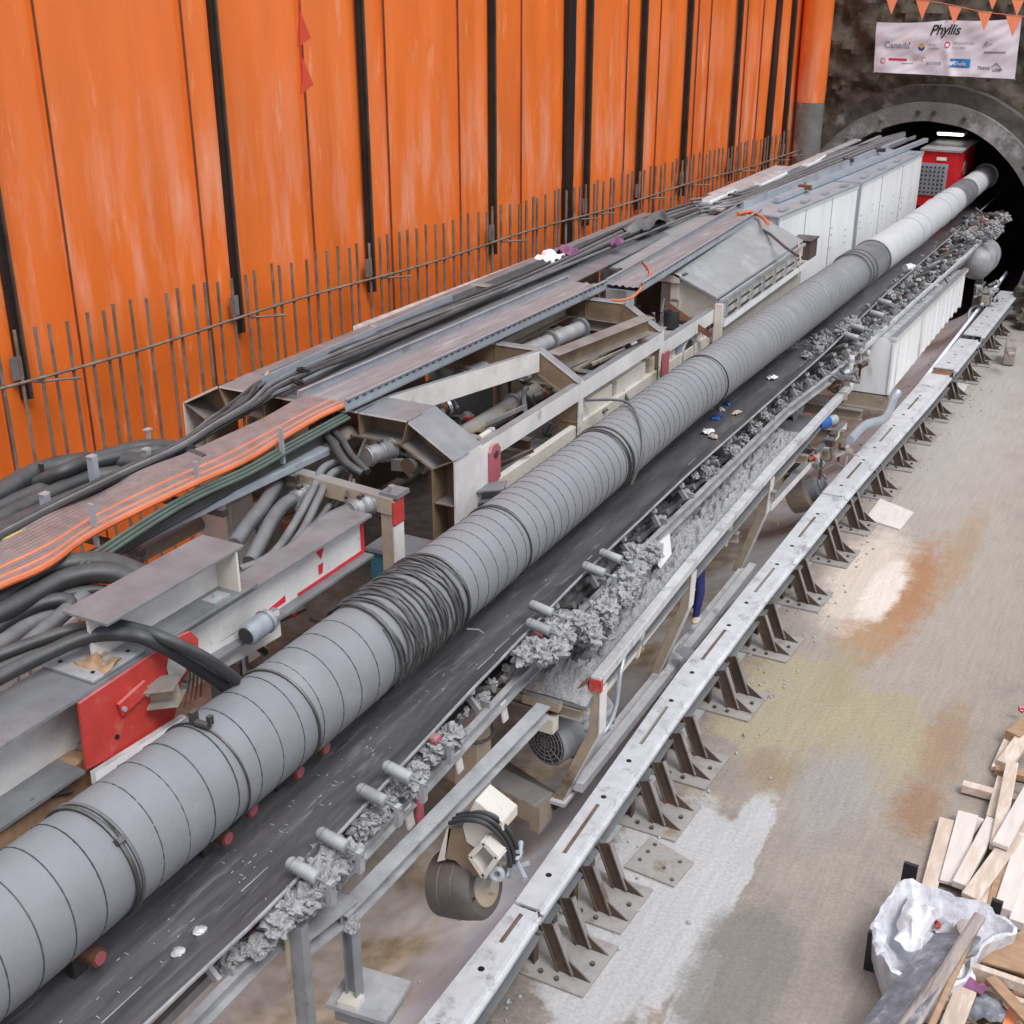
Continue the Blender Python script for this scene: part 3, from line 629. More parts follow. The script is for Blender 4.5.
# duct rollers between duct and belt
mb = MB(); random.seed(12); y = 3.0
while y < 30:
    L = random.uniform(.05,.5); f0 = interp(y, FO)
    if random.random() < .25: x_ = f0+random.uniform(-.012,.012); mb.plate([(x_-.008,y,2.781),(x_+.008,y,2.781),(x_+.006,y+L,2.781),(x_-.006,y+L,2.781)],(0,0,.003))
    y += L+random.uniform(0,.25)
mb.build('worn_streak', 'dusty_steel', bt, kind='stuff')
mb = MB()
for k in range(70):
    y = random.choice([random.uniform(5.5,9.5), random.uniform(4,13)]); x_ = interp(y, FO)+random.gauss(-.22,.12); 
    if x_ > interp(y, FO)-.03 or x_ < -6.75: continue
    a_ = random.choice((0,PI/2))+random.uniform(-.2,.2); d_ = V((math.cos(a_),math.sin(a_),0))*random.uniform(.006,.025); mb.bar(V((x_,y,2.776))-d_, V((x_,y,2.776))+d_, .006, .004)
mb.build('scratch_marks', 'duct_far', bt, kind='stuff')
for i, (px, py) in enumerate([(228,838),(253,810),(300,772),(326,748),(100,958)]):
    p = PZ(px, py, 3.05); lab = ['red-brown roller under the duct, third nearest', 'small red-brown roller under the duct, middle of the row', 'red-brown roller under the duct, second farthest', 'farthest red-brown roller peeping out under the duct', 'nearest dark roller under the duct near the lower left'][i]
    t = thing('duct_roller', lab, 'roller', p, 'rollers under the duct')
    MB().cyl(p+V((-.22,0,0)), p+V((.0,0,0)), .075, 18).build('roller_drum', 'rust', t, smooth=True)
    MB().cyl(p+V((-.01,0,0)), p+V((.012,0,0)), .055, 18).build('roller_cap', 'faded_red', t)
    MB().box(p+V((-.28,0,-.1)), (.08,.14,.36)).build('roller_bracket', 'dark_steel', t)
tt = thing('duct_bearer', 'dark steel bearer hidden below the duct', 'bearer', (-6.85, 4, 3.0)); MB().ibeam((-6.88,2.5,3.06),(-6.88,44,3.06), .16,.2,.015).build('beam', 'dark_steel', tt)
# stringer channel on the outer side
SX = [(2,-5.66),(8,-5.74),(11,-5.86),(14.5,-5.95),(22,-5.96),(25.5,-5.72),(31,-5.62),(37,-5.45),(44,-5.4)]
def sx_(y): return interp(y, SX)
st = thing('conveyor_stringer', 'long muddy steel stringer channel carrying the idlers along the belt edge', 'conveyor frame', (-5.6, 4, 2.4))
pts = [V((sx_(y), y, 2.42)) for y in [3+1.0*i for i in range(41)]]
MB().path(pts, [(-.01,-.09),(.07,-.09),(.07,-.075),(.005,-.075),(.005,.075),(.07,.075),(.07,.09),(-.01,.09)]).build('channel', 'dusty_steel', st)
pts = [V((sx_(y)-.30, y, 2.30)) for y in [3+1.0*i for i in range(41)]]
MB().path(pts, [(-.03,-.05),(.03,-.05),(.03,.05),(-.03,.05)]).build('inner_channel', 'grey_steel', st)
# idler sets each ~1.15 m
random.seed(11)
y = 4.6; idl = []
k = 0
while y < 42:
    x = sx_(y); t = thing('idler_frame', '', 'idler', (x-.15, y, 2.45), 'idler frames along the conveyor edge'); idl.append(t)
    random.seed(int(y*10)); MB().box((x-.10, y, 2.60), (.07,.045,.20), M=Matrix.Rotation(R(-38+random.uniform(-8,8)),3,'Y')).build('bracket', 'dusty_steel', t); MB().box((x-.24, y+.03, 2.60), (.05,.05,.16), M=Matrix.Rotation(R(30),3,'Y')).build('bracket', 'grey_steel', t)
    MB().cyl((x-.34, y+.38, 2.46), (x-.05, y+.38, 2.60), .05, 12).build('wing_roller', 'grey_rubber', t, smooth=True); MB().blob((x-.12, y+.2, 2.53), .075, int(y*7), .5, sq=(1.1,1.5,.7)).build('mud_cake', 'mud', t, smooth=True)
    MB().box((x-.02, y+.12, 2.54), (.12,.03,.10)).build('bracket', 'dusty_steel', t)
    MB().cyl((x-.55, y, 2.52), (x-.14, y, 2.74), .065, 14).build('wing_roller', 'grey_rubber', t, smooth=True)
    MB().cyl((x-.14, y, 2.735), (x-.10, y, 2.755), .04, 10).build('roller_cap', 'white_steel', t, smooth=True)
    y += 1.12 if y < 20 else .8; k += 1
for i, t in enumerate(idl): t['label'] = 'mud-splashed idler frame at the belt edge, %s from the bottom edge of the photo' % ordw(i+1)
# guide rollers poking over the belt
def guide(p, lab, m='dusty_steel', L=.30, d=V((-1,.0,.17))):
    d = d.normalized(); t = thing('guide_roller', lab, 'guide roller', p)
    dm_ = MB().tube([p, p-d*.02, p-d*L, p-d*(L+.01)], [.045,.062,.062,.05], 16).build('roller_drum', 'dusty_steel' if m == 'dusty_steel' else m, t, smooth=True)
    MB().ring(p-d*.06, d, .062, .006, 16, 5).build('roller_rim', 'grey_steel', dm_)
    MB().cyl(p-d*L, p-d*(L+.18), .018, 8).build('spindle', 'grey_steel', dm_)
    MB().box(p-d*(L+.14)-V((0,0,.08)), (.05,.07,.22)).build('roller_bracket', 'dusty_steel', t)
gl = [((384,765),'grey guide roller over the belt, upper of the near pair'),((358,788),'grey guide roller over the belt, lower of the near pair'),((318,832),'grey guide roller nearest but one to the bottom, above the big mud clump'),((288,862),'nearest grey guide roller, just left of the big mud clump'),
      ((530,604),'muddy guide roller in the middle group, upper one'),((527,622),'muddy guide roller in the middle group, lower one'),((600,552),'grey guide roller beyond the mud group, upper of pair'),((583,565),'grey guide roller beyond the mud group, lower of pair'),
      ((878,300),'upper far guide roller beyond the grey sleeve'),((870,312),'lower far guide roller beyond the grey sleeve'),((850,325),'upper guide roller facing the grey sleeve'),((844,334),'lower guide roller facing the grey sleeve')]
for (px, py), lab in gl: guide(PZ(px, py, 3.08), lab)
guide(PZ(535,630,3.0), 'faded red guide roller end caked in mud', 'faded_red', .12); guide(PZ(430,737,2.9), 'small red-tipped roller stub beside the belt above the stringer', 'faded_red', .1)
# mud: clumps on the idlers
def mudclump(spots, lab, name='mud_clump'):
    mb = MB()
    for i, (p, r) in enumerate(spots): mb.blob(p, r, seed=i*3+len(spots)+int(p.y*10), amp=.55, fr=2.2, lvl=2 if r < .06 else 3, sq=(1,1,.85))
    return tag(mb.build(name, 'mud', smooth=True), lab, 'mud', kind='stuff')
def line_spots(pa, pb, n, r, spread, z0, z1, seed):
    random.seed(seed); out = []
    for i in range(n):
        t_ = (i+random.random())/n; px = pa[0]+(pb[0]-pa[0])*t_; py = pa[1]+(pb[1]-pa[1])*t_
        p = PZ(px, py, random.uniform(z0, z1)); out.append((p+V((random.uniform(-spread,spread), random.uniform(-spread,spread), 0)), r*random.uniform(.5,1.2)))
    return out
mudclump(line_spots((275,920),(345,850), 80, .12, .09, 2.45, 2.85, 1), 'large grey mud clump caked on the near idlers and guide rollers')
mudclump(line_spots((235,955),(270,940), 14, .07, .05, 2.5, 2.65, 2), 'small mud cake on the stringer by the nearest cut post')
mudclump(line_spots((350,830),(455,730), 75, .105, .07, 2.45, 2.8, 3), 'rough grey mud caked on the stringer between the near guide rollers')
mudclump(line_spots((532,660),(570,620), 60, .12, .14, 2.4, 2.95, 4), 'mud lump burying the middle guide rollers')
mudclump(line_spots((585,640),(655,545), 80, .115, .11, 2.3, 2.85, 5), 'mud heaped on the idlers before the white flap')
mudclump(line_spots((440,735),(520,660), 16, .05, .05, 2.5, 2.6, 6), 'thin mud crust on the stringer top below the middle group')
mudclump(line_spots((800,360),(850,320), 50, .09, .14, 2.5, 3.0, 7), 'mud on the idlers across from the grey duct sleeve')
mudclump(line_spots((850,330),(975,215), 110, .085, .18, 2.4, 2.9, 8), 'mud caked along the far idlers towards the tunnel mouth')
mudclump(line_spots((700,480),(800,375), 70, .06, .14, 2.4, 2.75, 9), 'mud splashes on the idlers beside the belt litter')
mudclump(line_spots((975,240),(1005,215), 50, .13, .35, 2.3, 3.1, 12), 'mud covered clutter at the tunnel mouth above the tank')
mudclump([(PZ(800,345,2.8)+V((.05*i,.12*i,0)), .09) for i in range(-3,4)]+[(PZ(815,340,2.85),.12)], 'pale mud splat lying on the belt by the rollers')
# ---- muddy walkway deck between the stringer and the outer frame
def rail_x(y): return interp(y, [(6,-5.3),(12.3,-5.35),(15.9,-5.50),(20,-5.60),(25.6,-5.60),(27,-5.6)])
t = thing('walkway_deck', 'steel walkway deck under the mud between belt stringer and outer frame', 'walkway', (-5.8, 12, 1.7))
MB().plate([(-6.45,12.0,1.66),(-5.37,12.0,1.66),(-5.62,24,1.66),(-6.45,24,1.66)], (0,0,.05)).build('deck_plate', 'grey_steel', t)
for y in (12.05, 14, 16, 18, 20, 22): MB().ibeam((-6.9,y,1.56),(-5.45,y,1.56), .12,.16,.014).build('deck_bearer', 'cream_steel', t)
vs = []; NX, NY = 56, 560
for j in range(NY+1):
    y = 12.0+10.9*j/NY; xr_ = rail_x(y)-.03; xl_ = -6.5
    for i in range(NX+1):
        x = xl_+(xr_-xl_)*i/NX; h = .16*noise.noise(V((x*2.2,y*1.2,4))) + .12*noise.noise(V((x*6,y*5,1))) + .10*noise.noise(V((x*14,y*12,2))) + .07*abs(noise.noise(V((x*27,y*24,2))))
        u = i/NX; env = min(1, (1-u)*5+.25)*min(1, (y-12.0)*3+.05)*min(1, (22.9-y)*1.0+.02)
        hh = .36 if y < 15 else .30
        vs.append(V((x, y, 1.70 + env*(hh+.22*max(0,1-u*1.6)+h))))
mb = MB().add(vs, [(j*(NX+1)+i, j*(NX+1)+i+1, (j+1)*(NX+1)+i+1, (j+1)*(NX+1)+i) for j in range(NY) for i in range(NX)])
tag(mb.build('mud_spill', 'mud', smooth=True), 'thick grey mud spilled over the walkway deck', 'mud', kind='stuff')

# ================================================================== OUTER FRAME
t = thing('walkway_trestle', 'pale steel side frame with kinked legs carrying the walkway, outside the mud', 'frame', (-5.4, 12.3, 0))
pts = [V((rail_x(y), y, 1.97)) for y in (12.2,14,15.9,18,20,22,24,25.6)]
MB().path(pts, [(-.07,-.07),(.07,-.07),(.07,.07),(-.07,.07)]).build('top_rail', 'white_beam', t, bevel=.008)
MB().path([p+V((-.12,0,-.45)) for p in pts[:6]], [(-.05,-.05),(.05,-.05),(.05,.05),(-.05,.05)]).build('mid_rail', 'white_steel', t)
legs = [((-5.36,12.3),(-5.36,1.2),(-5.84,.02)), ((-5.50,15.85),(-5.52,1.28),(-5.98,-.12)), ((-5.60,20.0),(-5.64,1.2),(-6.02,.0))]
for (x, y), (ex, ez), (bx, bz) in legs:
    mb = MB(); mb.path([(x, y, 1.9), (ex, y, ez+.02), (ex-.03, y, ez-.05), (bx, y-.05, bz)], [(-.09,-.07),(.09,-.07),(.09,.07),(-.09,.07)], up=V((1,0,0))); mb.build('leg', 'cream_steel' , t, bevel=.006)
    MB().path([(x+.075, y, 1.88), (ex+.075, y, ez+.02), (ex+.05, y, ez-.05), (bx+.08, y-.05, bz)], [(-.10,-.008),(.10,-.008),(.10,.008),(-.10,.008)], up=V((1,0,0))).build('leg_flange', 'white_steel', t)
MB().bar((-5.8,12.1,.06),(-5.86,19.9,.06), .22, .05).build('foot_rail', 'white_beam', t)
MB().bar((-5.62,12.35,.22),(-5.72,19.9,.16), .14, .14).build('lower_rail', 'white_beam', t, bevel=.006)
for y in (13.9, 17.9): MB().bar((rail_x(y)-.02,y,1.9),(rail_x(y)-.1,y,1.42), .09,.08, up=V((0,1,0))).build('drop_bracket', 'pale_cream', t)
MB().box((-5.35,12.22,1.92),(.16,.06,.17)).build('red_end_cap', 'red_paint', t)
MB().plate([(-5.62,15.75,.55),(-5.35,15.6,.52),(-5.3,15.9,.52),(-5.62,15.95,.55)], (0,0,.015)).build('tab_plate', 'white_steel', t)
# flexible conduit hanging from the frame
tag(MB().tube([(-5.42,13.3,1.85),(-5.38,13.05,1.6),(-5.38,12.95,1.2),(-5.42,12.75,.95),(-5.5,12.45,.9)], .03, 8, smooth=6).build('flexible_conduit', 'galvanised', smooth=True), 'pale flexible conduit curving down behind the first kinked leg', 'conduit')
# upright flap beside the mud
p = PZ(662,549,2.35); t = thing('white_flap', 'white plastic flap hung on the stringer above the mud', 'flap', p)
MB().plate([p+V((-.02,-.10,.16)), p+V((.03,.16,.20)), p+V((.06,.2,-.14)), p+V((.0,-.06,-.28)), p+V((-.02,-.12,-.2))], (.02,-.01,0)).build('flap_sheet', 'white_panel', t); MB().tube([p+V((-.02,-.1,.2)),p+V((.03,.1,.3))], .015, 6).build('hook', 'grey_steel', t)

# ---- near low beams + posts
t = thing('low_beam_frame', 'low galvanised beam on posts below the near idlers', 'beam', (-5.5, 7.2, 1.2))
MB().ibeam((-5.50,7.05,2.2),(-5.46,11.0,2.2), .17,.16,.018).build('beam', 'dusty_steel', t)
MB().ibeam((-5.66,6.55,2.22),(-5.55,7.25,2.22), .24,.18,.02).build('beam_stub', 'dusty_steel', t)
MB().ibeam((-5.51,7.2,2.1),(-5.51,7.2,1.22), .12,.12,.014, up=V((1,0,0))).build('post', 'grey_steel', t)
MB().blob((-5.46,7.15,2.12), .09, 4, sq=(.8,1,1.4)).build('mud_cake', 'mud', t, smooth=True)
MB().box((-5.42,7.3,1.16),(.62,.55,.05), rot=.12).build('base_plate', 'dusty_steel', t); MB().box((-5.5,7.12,1.21),(.2,.16,.05), rot=.12).build('foot_pad', 'pale_cream', t)
MB().box((-5.42,7.3,1.05),(.5,.45,.16), rot=.12).build('seat_block', 'grey_steel', t)
t = thing('stringer_post', 'grey angle post cut off above the stringer near the bottom edge', 'post', (-5.55, 6.45, .3)); MB().chan((-5.5,6.42,.2),(-5.5,6.42,2.62), .1,.14,.016, up=V((1,0,0))).build('angle', 'grey_steel', t); MB().bar((-5.58,6.42,.2),(-5.58,6.42,2.56),.08,.02, up=V((1,0,0))).build('rib', 'cream_steel', t)
# cross beams down in the cradle, wheel bogie
t = thing('cross_beam', 'thick grey cross beam lying beyond the wheel in the cradle', 'beam', (-6.4, 12.1, -.6)); MB().bar((-7.6,12.35,.0),(-5.95,12.0,.0), .38,.30).build('box_section', 'cream_steel', t, bevel=.01); MB().plate([(-6.06,11.83,-.26),(-5.9,11.8,-.26),(-5.9,12.2,-.26),(-6.06,12.2,-.26)],(0,0,.4)).build('end_plate','cream_steel',t)
t = thing('low_cross_beam', 'brown wet cross beam under the first kinked leg', 'beam', (-6.6, 13.3, -.3)); MB().bar((-7.9,13.0,-.05),(-5.85,12.25,-.05), .16,.14).build('box_section', 'brown_steel', t)
bo = thing('wheel_bogie', 'gantry wheel on a pale steel swing bracket standing on the curved cradle', 'wheel', (-6.3, 9.95, -.5))

def on_cradle(px, py, rr):
    d = ray(px, py); t_ = 8.0
    while t_ < 60:
        p = CAM+d*t_
        if math.hypot(p.x-TC[0], p.z-TC[1]) > rr and p.z < 1.5: return p
        t_ += .01
wc = on_cradle(464, 884, 3.22-.40); bo.location = V((wc.x, wc.y, wc.z-.35)); ax = V((.95,.0,.31)).normalized()
mb = MB(); prof_ = [(-.27,.28),(-.25,.33),(-.10,.345),(-.09,.335),(-.08,.345),(.07,.35),(.08,.34),(.09,.35),(.23,.34),(.27,.30),(.27,.20),(.22,.14)]
mb.tube([wc+ax*a for a, r in prof_], [r for a, r in prof_], 36); mb.build('tyre', 'tyre', bo, smooth=True)
mb = MB(); mb.tube([wc+ax*a for a in (.24,.29,.31,.32)], [.22,.21,.16,.06], 24); mb.tube([wc+ax*a for a in (.31,.37)], [.09,.07], 16); mb.build('hub', 'cream_steel', bo, smooth=True)
ya_ = wc.y-.16
def PYs(pts, y): return [PY(a, b, y) for a, b in pts]
MB().plate(PYs([(448,827),(463,827),(466,841),(476,850),(489,870),(471,878),(455,861),(444,859)], ya_), (0,.34,0)).build('swing_arm', 'frame_web', bo, bevel=.008)
MB().plate(PYs([(462,826),(475,800),(503,822),(503,832),(489,834),(477,850),(466,842)], ya_-.03), (0,.30,0)).build('arm_head', 'pale_cream', bo, bevel=.008)
MB().plate(PYs([(437,862),(447,828),(451,829),(445,860)], ya_), (0,.3,0)).build('arm_edge', 'pale_cream', bo)
q4 = PYs([(476,850),(489,836),(503,851),(489,870)], ya_-.06)
for a_, b_ in zip(q4, q4[1:]+q4[:1]): MB().bar(a_, b_, .05, .24, up=V((0,1,0))).build('box_eye', 'pale_cream', bo)
qe = PY(497, 874, ya_-.06); MB().ring(qe, (.2,-1,.3), .055, .028, 18, 8).build('shackle', 'galvanised', bo, smooth=True)
for k in range(3):
    o = V((.02*k, .04*k, .025*k)); tag(MB().tube([p+o for p in (PY(450,823,ya_-.02), PY(466,820,ya_-.1), PY(484,823,ya_-.12), PY(499,836,ya_-.05), PY(508,852,ya_+.02), PY(510,866,ya_+.1))], .026, 8, smooth=6).build('hydraulic_hose', 'black_rubber', smooth=True), ['lowest black hydraulic hose curling over the near wheel bracket','middle black hydraulic hose curling over the near wheel bracket','uppermost black hydraulic hose curling over the near wheel bracket'][k], 'hose', 'hydraulic hoses over the near wheel')
mb = MB(); random.seed(2)
for k in range(12):
    q = PY(random.uniform(500,522), random.uniform(842,872), ya_+random.uniform(.1,.4)); d_ = V((random.uniform(-.2,.2),random.uniform(-.2,.2),random.uniform(-.1,.1))); mb.cyl(q-d_*.5, q+d_*.5, .028, 8)
mb.build('hose_fittings', 'galvanised', bo, smooth=True)
# blower motor
def motor(p, d, r, L, lab, face='dark_steel', body='dusty_steel'):
    d = V(d).normalized(); t = thing('fan_motor', lab, 'motor', p)
    mb = MB(); mb.tube([p, p+d*.02, p+d*.32*L, p+d*.34*L, p+d*L, p+d*(L+.05)], [r*.96, r, r, r*.92, r*.9, r*.7], 32); mb.build('housing', body, t, smooth=True)
    mb = MB()
    for k in range(5): mb.ring(p-d*.01, d, r*(.2+.17*k), .008, 28, 5)
    for k in range(6): 
        a_, b_ = basis(d); an = PI*k/6; q = a_*math.cos(an)+b_*math.sin(an); mb.cyl(p-d*.012-q*r*.95, p-d*.012+q*r*.95, .006, 5)
    mb.build('fan_grille', 'grey_steel', t); MB().cyl(p-d*.004, p+d*.01, r*.93, 28).build('grille_back', face, t)
    mb = MB(); a_, b_ = basis(d)
    for k in range(20):
        an = 2*PI*k/20; q = a_*math.cos(an)+b_*math.sin(an); mb.bar(p+d*.4*L+q*r*.94, p+d*.95*L+q*r*.94, .012, .06, up=q)
    mb.build('cooling_fins', body, t); MB().box(p+d*.55*L-V((0,0,r*1.02)), (.35,.5,.06)).build('foot', 'grey_steel', t)
    return t
motor(V((-6.08,12.3,.80)), (.25,1,.0), .34, 1.1, 'grey fan motor with round grille under the muddy deck')
t = thing('red_brown_brace', 'rust red brace beam above the fan motor', 'brace', (-5.9,12,1.4)); MB().ibeam((-6.25,11.7,1.25),(-5.45,12.25,1.9), .1,.12,.012).build('brace', 'rust', t); MB().box((-5.95,11.95,1.65),(.5,.12,.12)).build('cross_piece', 'cream_steel', t); MB().box((-5.85,11.9,1.4),(.22,.16,.2)).build('block', 'pale_cream', t)
# small vertical cut pipe etc by low beam
t = thing('drain_pipe', 'short rusty vertical pipe stub below the stringer', 'pipe', (-5.7,8.6,1.9)); MB().cyl((-5.7,8.7,2.0),(-5.7,8.7,2.4), .045, 12).build('pipe', 'faded_red', t, smooth=True); MB().cyl((-5.7,8.7,1.98),(-5.7,8.7,2.03), .06, 12).build('collar','grey_steel', t)
t = thing('vertical_box_post', 'wet ochre box post standing behind the low beam', 'post', (-6.2,10.5,-.5)); MB().bar((-6.35,10.9,-1.2),(-6.35,10.9,2.1), .34,.3, up=V((1,0,0))).build('column', 'cream_steel', t); MB().ring((-6.35,10.9,1.7),(0,0,1),.25,.02,20,6).build('strap','dark_steel',t)
# support hangers from the stringer
for i, y in enumerate((8.55, 9.6, 10.7)):
    t = thing('stringer_hanger', ['nearest slotted hanger plate under the stringer','second slotted hanger plate under the stringer','third slotted hanger plate under the stringer'][i], 'hanger', (sx_(y), y, 2.2)); MB().plate([(sx_(y),y-.06,2.38),(sx_(y),y+.06,2.38),(sx_(y)+.02,y+.1,2.1),(sx_(y)+.02,y-.02,2.1)], (.02,0,0)).build('plate', 'white_steel', t); MB().box((sx_(y)-.05,y+.16,2.28),(.03,.05,.3)).build('angle','pale_cream',t)
# second and third wheel sets in mid distance
def farwheel(p, r, w_, lab):
    ax = V((.90,.1,.42)).normalized(); t = thing('wheel_bogie', lab, 'wheel', p)
    mb = MB(); pr_ = [(-w_/2,r*.88),(-w_/2+.03,r),(0,r*1.01),(w_/2-.03,r),(w_/2,r*.85),(w_/2-.02,r*.5)]; mb.tube([p+ax*a for a, q in pr_], [q for a, q in pr_], 28); mb.build('tyre', 'cream_steel', t, smooth=True)
    mb = MB(); mb.tube([p+ax*(w_/2-.02), p+ax*(w_/2+.16), p+ax*(w_/2+.18)], [r*.55, r*.5, r*.2], 20); mb.build('hub', 'dusty_steel', t, smooth=True)
    MB().bar(p+V((-.2,0,.3)), p+V((.2,.3,.75)), .2, .3).build('swing_arm', 'white_steel', t)
    mb = MB()
    for k in range(5): mb.ring(p+V((.35,.15+.1*k,.15)), (1,.5,.3), .13, .02, 14, 5)
    mb.build('hose_loops', 'galvanised', t, smooth=True)
farwheel(PZ(800,492,.05), .42, .45, 'gantry wheel with hose loops beside the third kinked leg')
# far frame pieces past leg 3
t = thing('far_deck_frame', 'white outer beam and brackets between the last kinked leg and the white cabinet', 'frame', (-5.7,24,.6))
MB().bar((-5.68,20.4,1.15),(-5.6,25.4,1.15), .14,.16).build('lower_rail', 'white_steel', t, bevel=.006)
for y in (23.6, 24.9, 26.4): MB().ibeam((-7.0,y,1.1),(-5.45,y,1.1), .16,.22,.016).build('bracket', 'cream_steel', t)
for y in (27.6,): MB().bar((-7.2,y,.8),(-5.1,y,.8), .5,.3).build('box_section', 'cream_steel', t)
p = PZ(826,422,1.75); t = thing('blue_pipe_end', 'blue pipe end sticking out beside the outer beam', 'pipe', p); MB().cyl(p+V((-.12,-.2,0)), p+V((.02,.05,0)), .13, 18).build('pipe_body', 'blue_paint', t, smooth=True); MB().cyl(p+V((.02,.05,0)), p+V((.12,.25,0)), .10, 18).build('coupling', 'galvanised', t, smooth=True)
tag(MB().blob(PZ(795,400,2.1), .3, 5, .3, sq=(.6,.9,1.3)).build('mud_clump', 'mud', smooth=True), 'tan mud lump hanging on the rail near the belt litter', 'mud', kind='stuff')
tag(MB().tube([PZ(850,440,1.5), PZ(865,425,1.5), PZ(885,418,1.4), PZ(893,400,1.4), PZ(898,392,1.5)], .09, 12, smooth=6).build('bent_pipe', 'galvanised', smooth=True), 'pale bent pipe left of the white louvred cabinet', 'pipe')
# white louvred cabinet
x0 = -5.18; cabs = thing('louvred_cabinet', 'long white ribbed cabinet under the far idlers near the tunnel', 'cabinet', (-5.6, 32.7, .7))
ya, yb = 27.5, 36.6
mb = MB(); mb.add([V(a) for a in [(x0,ya,1.25),(x0,yb,1.35),(x0,yb,2.3),(x0,ya,2.55),(x0-.85,ya,1.25),(x0-.85,yb,1.35),(x0-.85,yb,2.3),(x0-.85,ya,2.55)]], [(0,1,2,3),(4,7,6,5),(0,3,7,4),(1,5,6,2),(3,2,6,7),(0,4,5,1)]); mb.build('body', 'white_panel', cabs)
mb = MB(); y = ya+.3
while y < yb-.1: mb.bar((x0+.004,y,1.28),(x0+.004,y,2.5-.25*(y-ya)/(yb-ya)-.03), .16,.016, up=V((1,0,0))); y += .62
mb.build('ribs', 'white_panel', cabs)
MB().bar((x0,ya-.02,2.58),(x0,yb,2.33), .14,.08).build('top_lip', 'white_steel', cabs); MB().bar((x0+.02,ya,1.3),(x0+.02,ya,2.5), .08,.05, up=V((1,0,0))).build('corner_post', 'white_panel', cabs)
MB().box((x0-.45,ya+.3,1.1),(1.0,.6,.35)).build('end_box', 'cream_steel', cabs)
# tank by the tunnel mouth
tk = thing('air_tank', 'round grey air tank on stand at the right of the tunnel mouth', 'tank', (-5.35, 39.5, 1))
c0 = V((-5.3,39.2,2.0)); MB().tube([c0+V((0,d_,0)) for d_ in (-.28,-.22,-.1,.05,1.5,1.65,1.75)], [.05,.28,.42,.5,.5,.4,.1], 24).build('vessel', 'dusty_steel', tk, smooth=True)
MB().ibeam((-5.2,39.8,.4),(-5.2,39.8,1.6), .2,.2,.02, up=V((1,0,0))).build('stand', 'grey_steel', tk); MB().ring((-5.3,40.2,2.0),(0,1,0),.51,.02,24,6).build('band','galvanised',tk)
tag(MB().ring(PX(978,320,-4.95), (1,-.6,.5), .42, .04, 24, 8).build('hose_loop', 'dusty_steel', smooth=True), 'ribbed hose loop hanging beside the white louvred cabinet', 'hose')

# ================================================================== LEFT: CABLES, HOSES
def lerp(a, b, t): return a+(b-a)*t
def pxpath(pts, z, zz=None):
    return [PZ(p[0], p[1], p[2] if len(p) > 2 else z) for p in pts]
OR_R = [(-40,606),(0,586),(47,565),(93,533),(180,490),(244,461),(282,438),(320,416),(345,405)]
OR_L = [(-40,566),(0,544),(51,516),(98,494),(146,471),(188,455),(244,430),(269,418),(305,397)]
zz = [5.02,5.03,5.06,4.98,5.04,5.0,5.03,5.05,5.06]
NC = 14
cab_lab = {0:'inner edge cable of the orange ribbon, beside the black cables', NC-1:'bright orange cable along the outer edge of the ribbon', NC-3:'bright orange cable, third in from the outer edge of the ribbon'}
for k in range(NC):
    u = k/(NC-1); pts = [PZ(lerp(a[0],b[0],u), lerp(a[1],b[1],u), z) for a, b, z in zip(OR_L, OR_R, zz)]
    bright = k in (NC-1, NC-3, NC-6); ma = 'orange_bright' if k in (NC-1, NC-3, NC-6) else 'orange_cable'
    o = MB().tube(pts, .036, 8, smooth=6).build('orange_cable', ma, smooth=True)
    tag(o, cab_lab.get(k, 'dusty orange cable in the broad ribbon, %s from its outer edge' % ordw(NC-k)), 'cable', 'orange cables in the broad ribbon')
random.seed(21)
for k in range(3):
    o = V((.042*k-.02,0,-.02*k)); pts = [p+o+V((0,0,.0)) for p in pxpath([(78,573,4.86),(97,553),(180,500),(244,470),(285,447),(345,414)], 4.95)]
    tag(MB().tube(pts, .022, 8, smooth=6).build('green_cable', 'green_cable', smooth=True), ['green cable hugging the outer edge of the orange ribbon','middle green cable below the orange ribbon','lowest green cable sagging under the orange ribbon'][k], 'cable', 'green cables under the ribbon')
for k in range(4):
    pts = pxpath([(70,580+2*k),(98,560+2*k),(150,530+2*k),(215,494+2*k),(270,464+2*k),(330,432+2*k)], 4.80-.02*k)
    tag(MB().tube(pts, .028, 8, smooth=6).build('black_cable', 'black_rubber', smooth=True), 'thin black cable between green cables and grey channel, %s from the top' % ordw(k+1), 'cable', 'black cables below the green ones')
# black cables inside of the ribbon
ca = [(-40,560),(0,538),(60,507),(120,478),(180,450),(215,428),(255,405),(300,382),(400,338),(529,283),(640,235),(720,203)]
cb = [(-40,553),(0,530),(60,499),(120,470),(180,442),(208,421),(240,400),(275,372),(400,322),(529,272),(640,222),(720,196)]
for k in range(11):
    u = k/10; random.seed(k+40); pts = []
    for i, (a, b) in enumerate(zip(ca, cb)):
        uu = u + (random.uniform(-.18,.18) if i > 4 else random.uniform(-.05,.05)); pts.append(PZ(lerp(a[0],b[0],uu), lerp(a[1],b[1],uu), 5.03+.03*(k % 3)+random.uniform(0,.03)))
    tag(MB().tube(pts, .030 if k % 3 else .036, 7, smooth=5).build('black_cable', 'grey_rubber' if k % 2 else 'black_rubber', smooth=True), 'long grey-black cable beside the cable trays, %s counted from the tray side' % ordw(k+1), 'cable', 'long dark cables beside the trays')
for k, (pts, lab) in enumerate([([(0,536),(30,524),(75,500),(100,482),(140,470)], 'yellow-green wire between the big hoses and the ribbon'),([(-20,548),(25,530),(60,508)], 'short yellow wire beside the orange ribbon at the left edge')]):
    tag(MB().tube(pxpath(pts, 5.06), .018, 6, smooth=5).build('yellow_wire', 'yellow_cable', smooth=True), lab, 'wire')
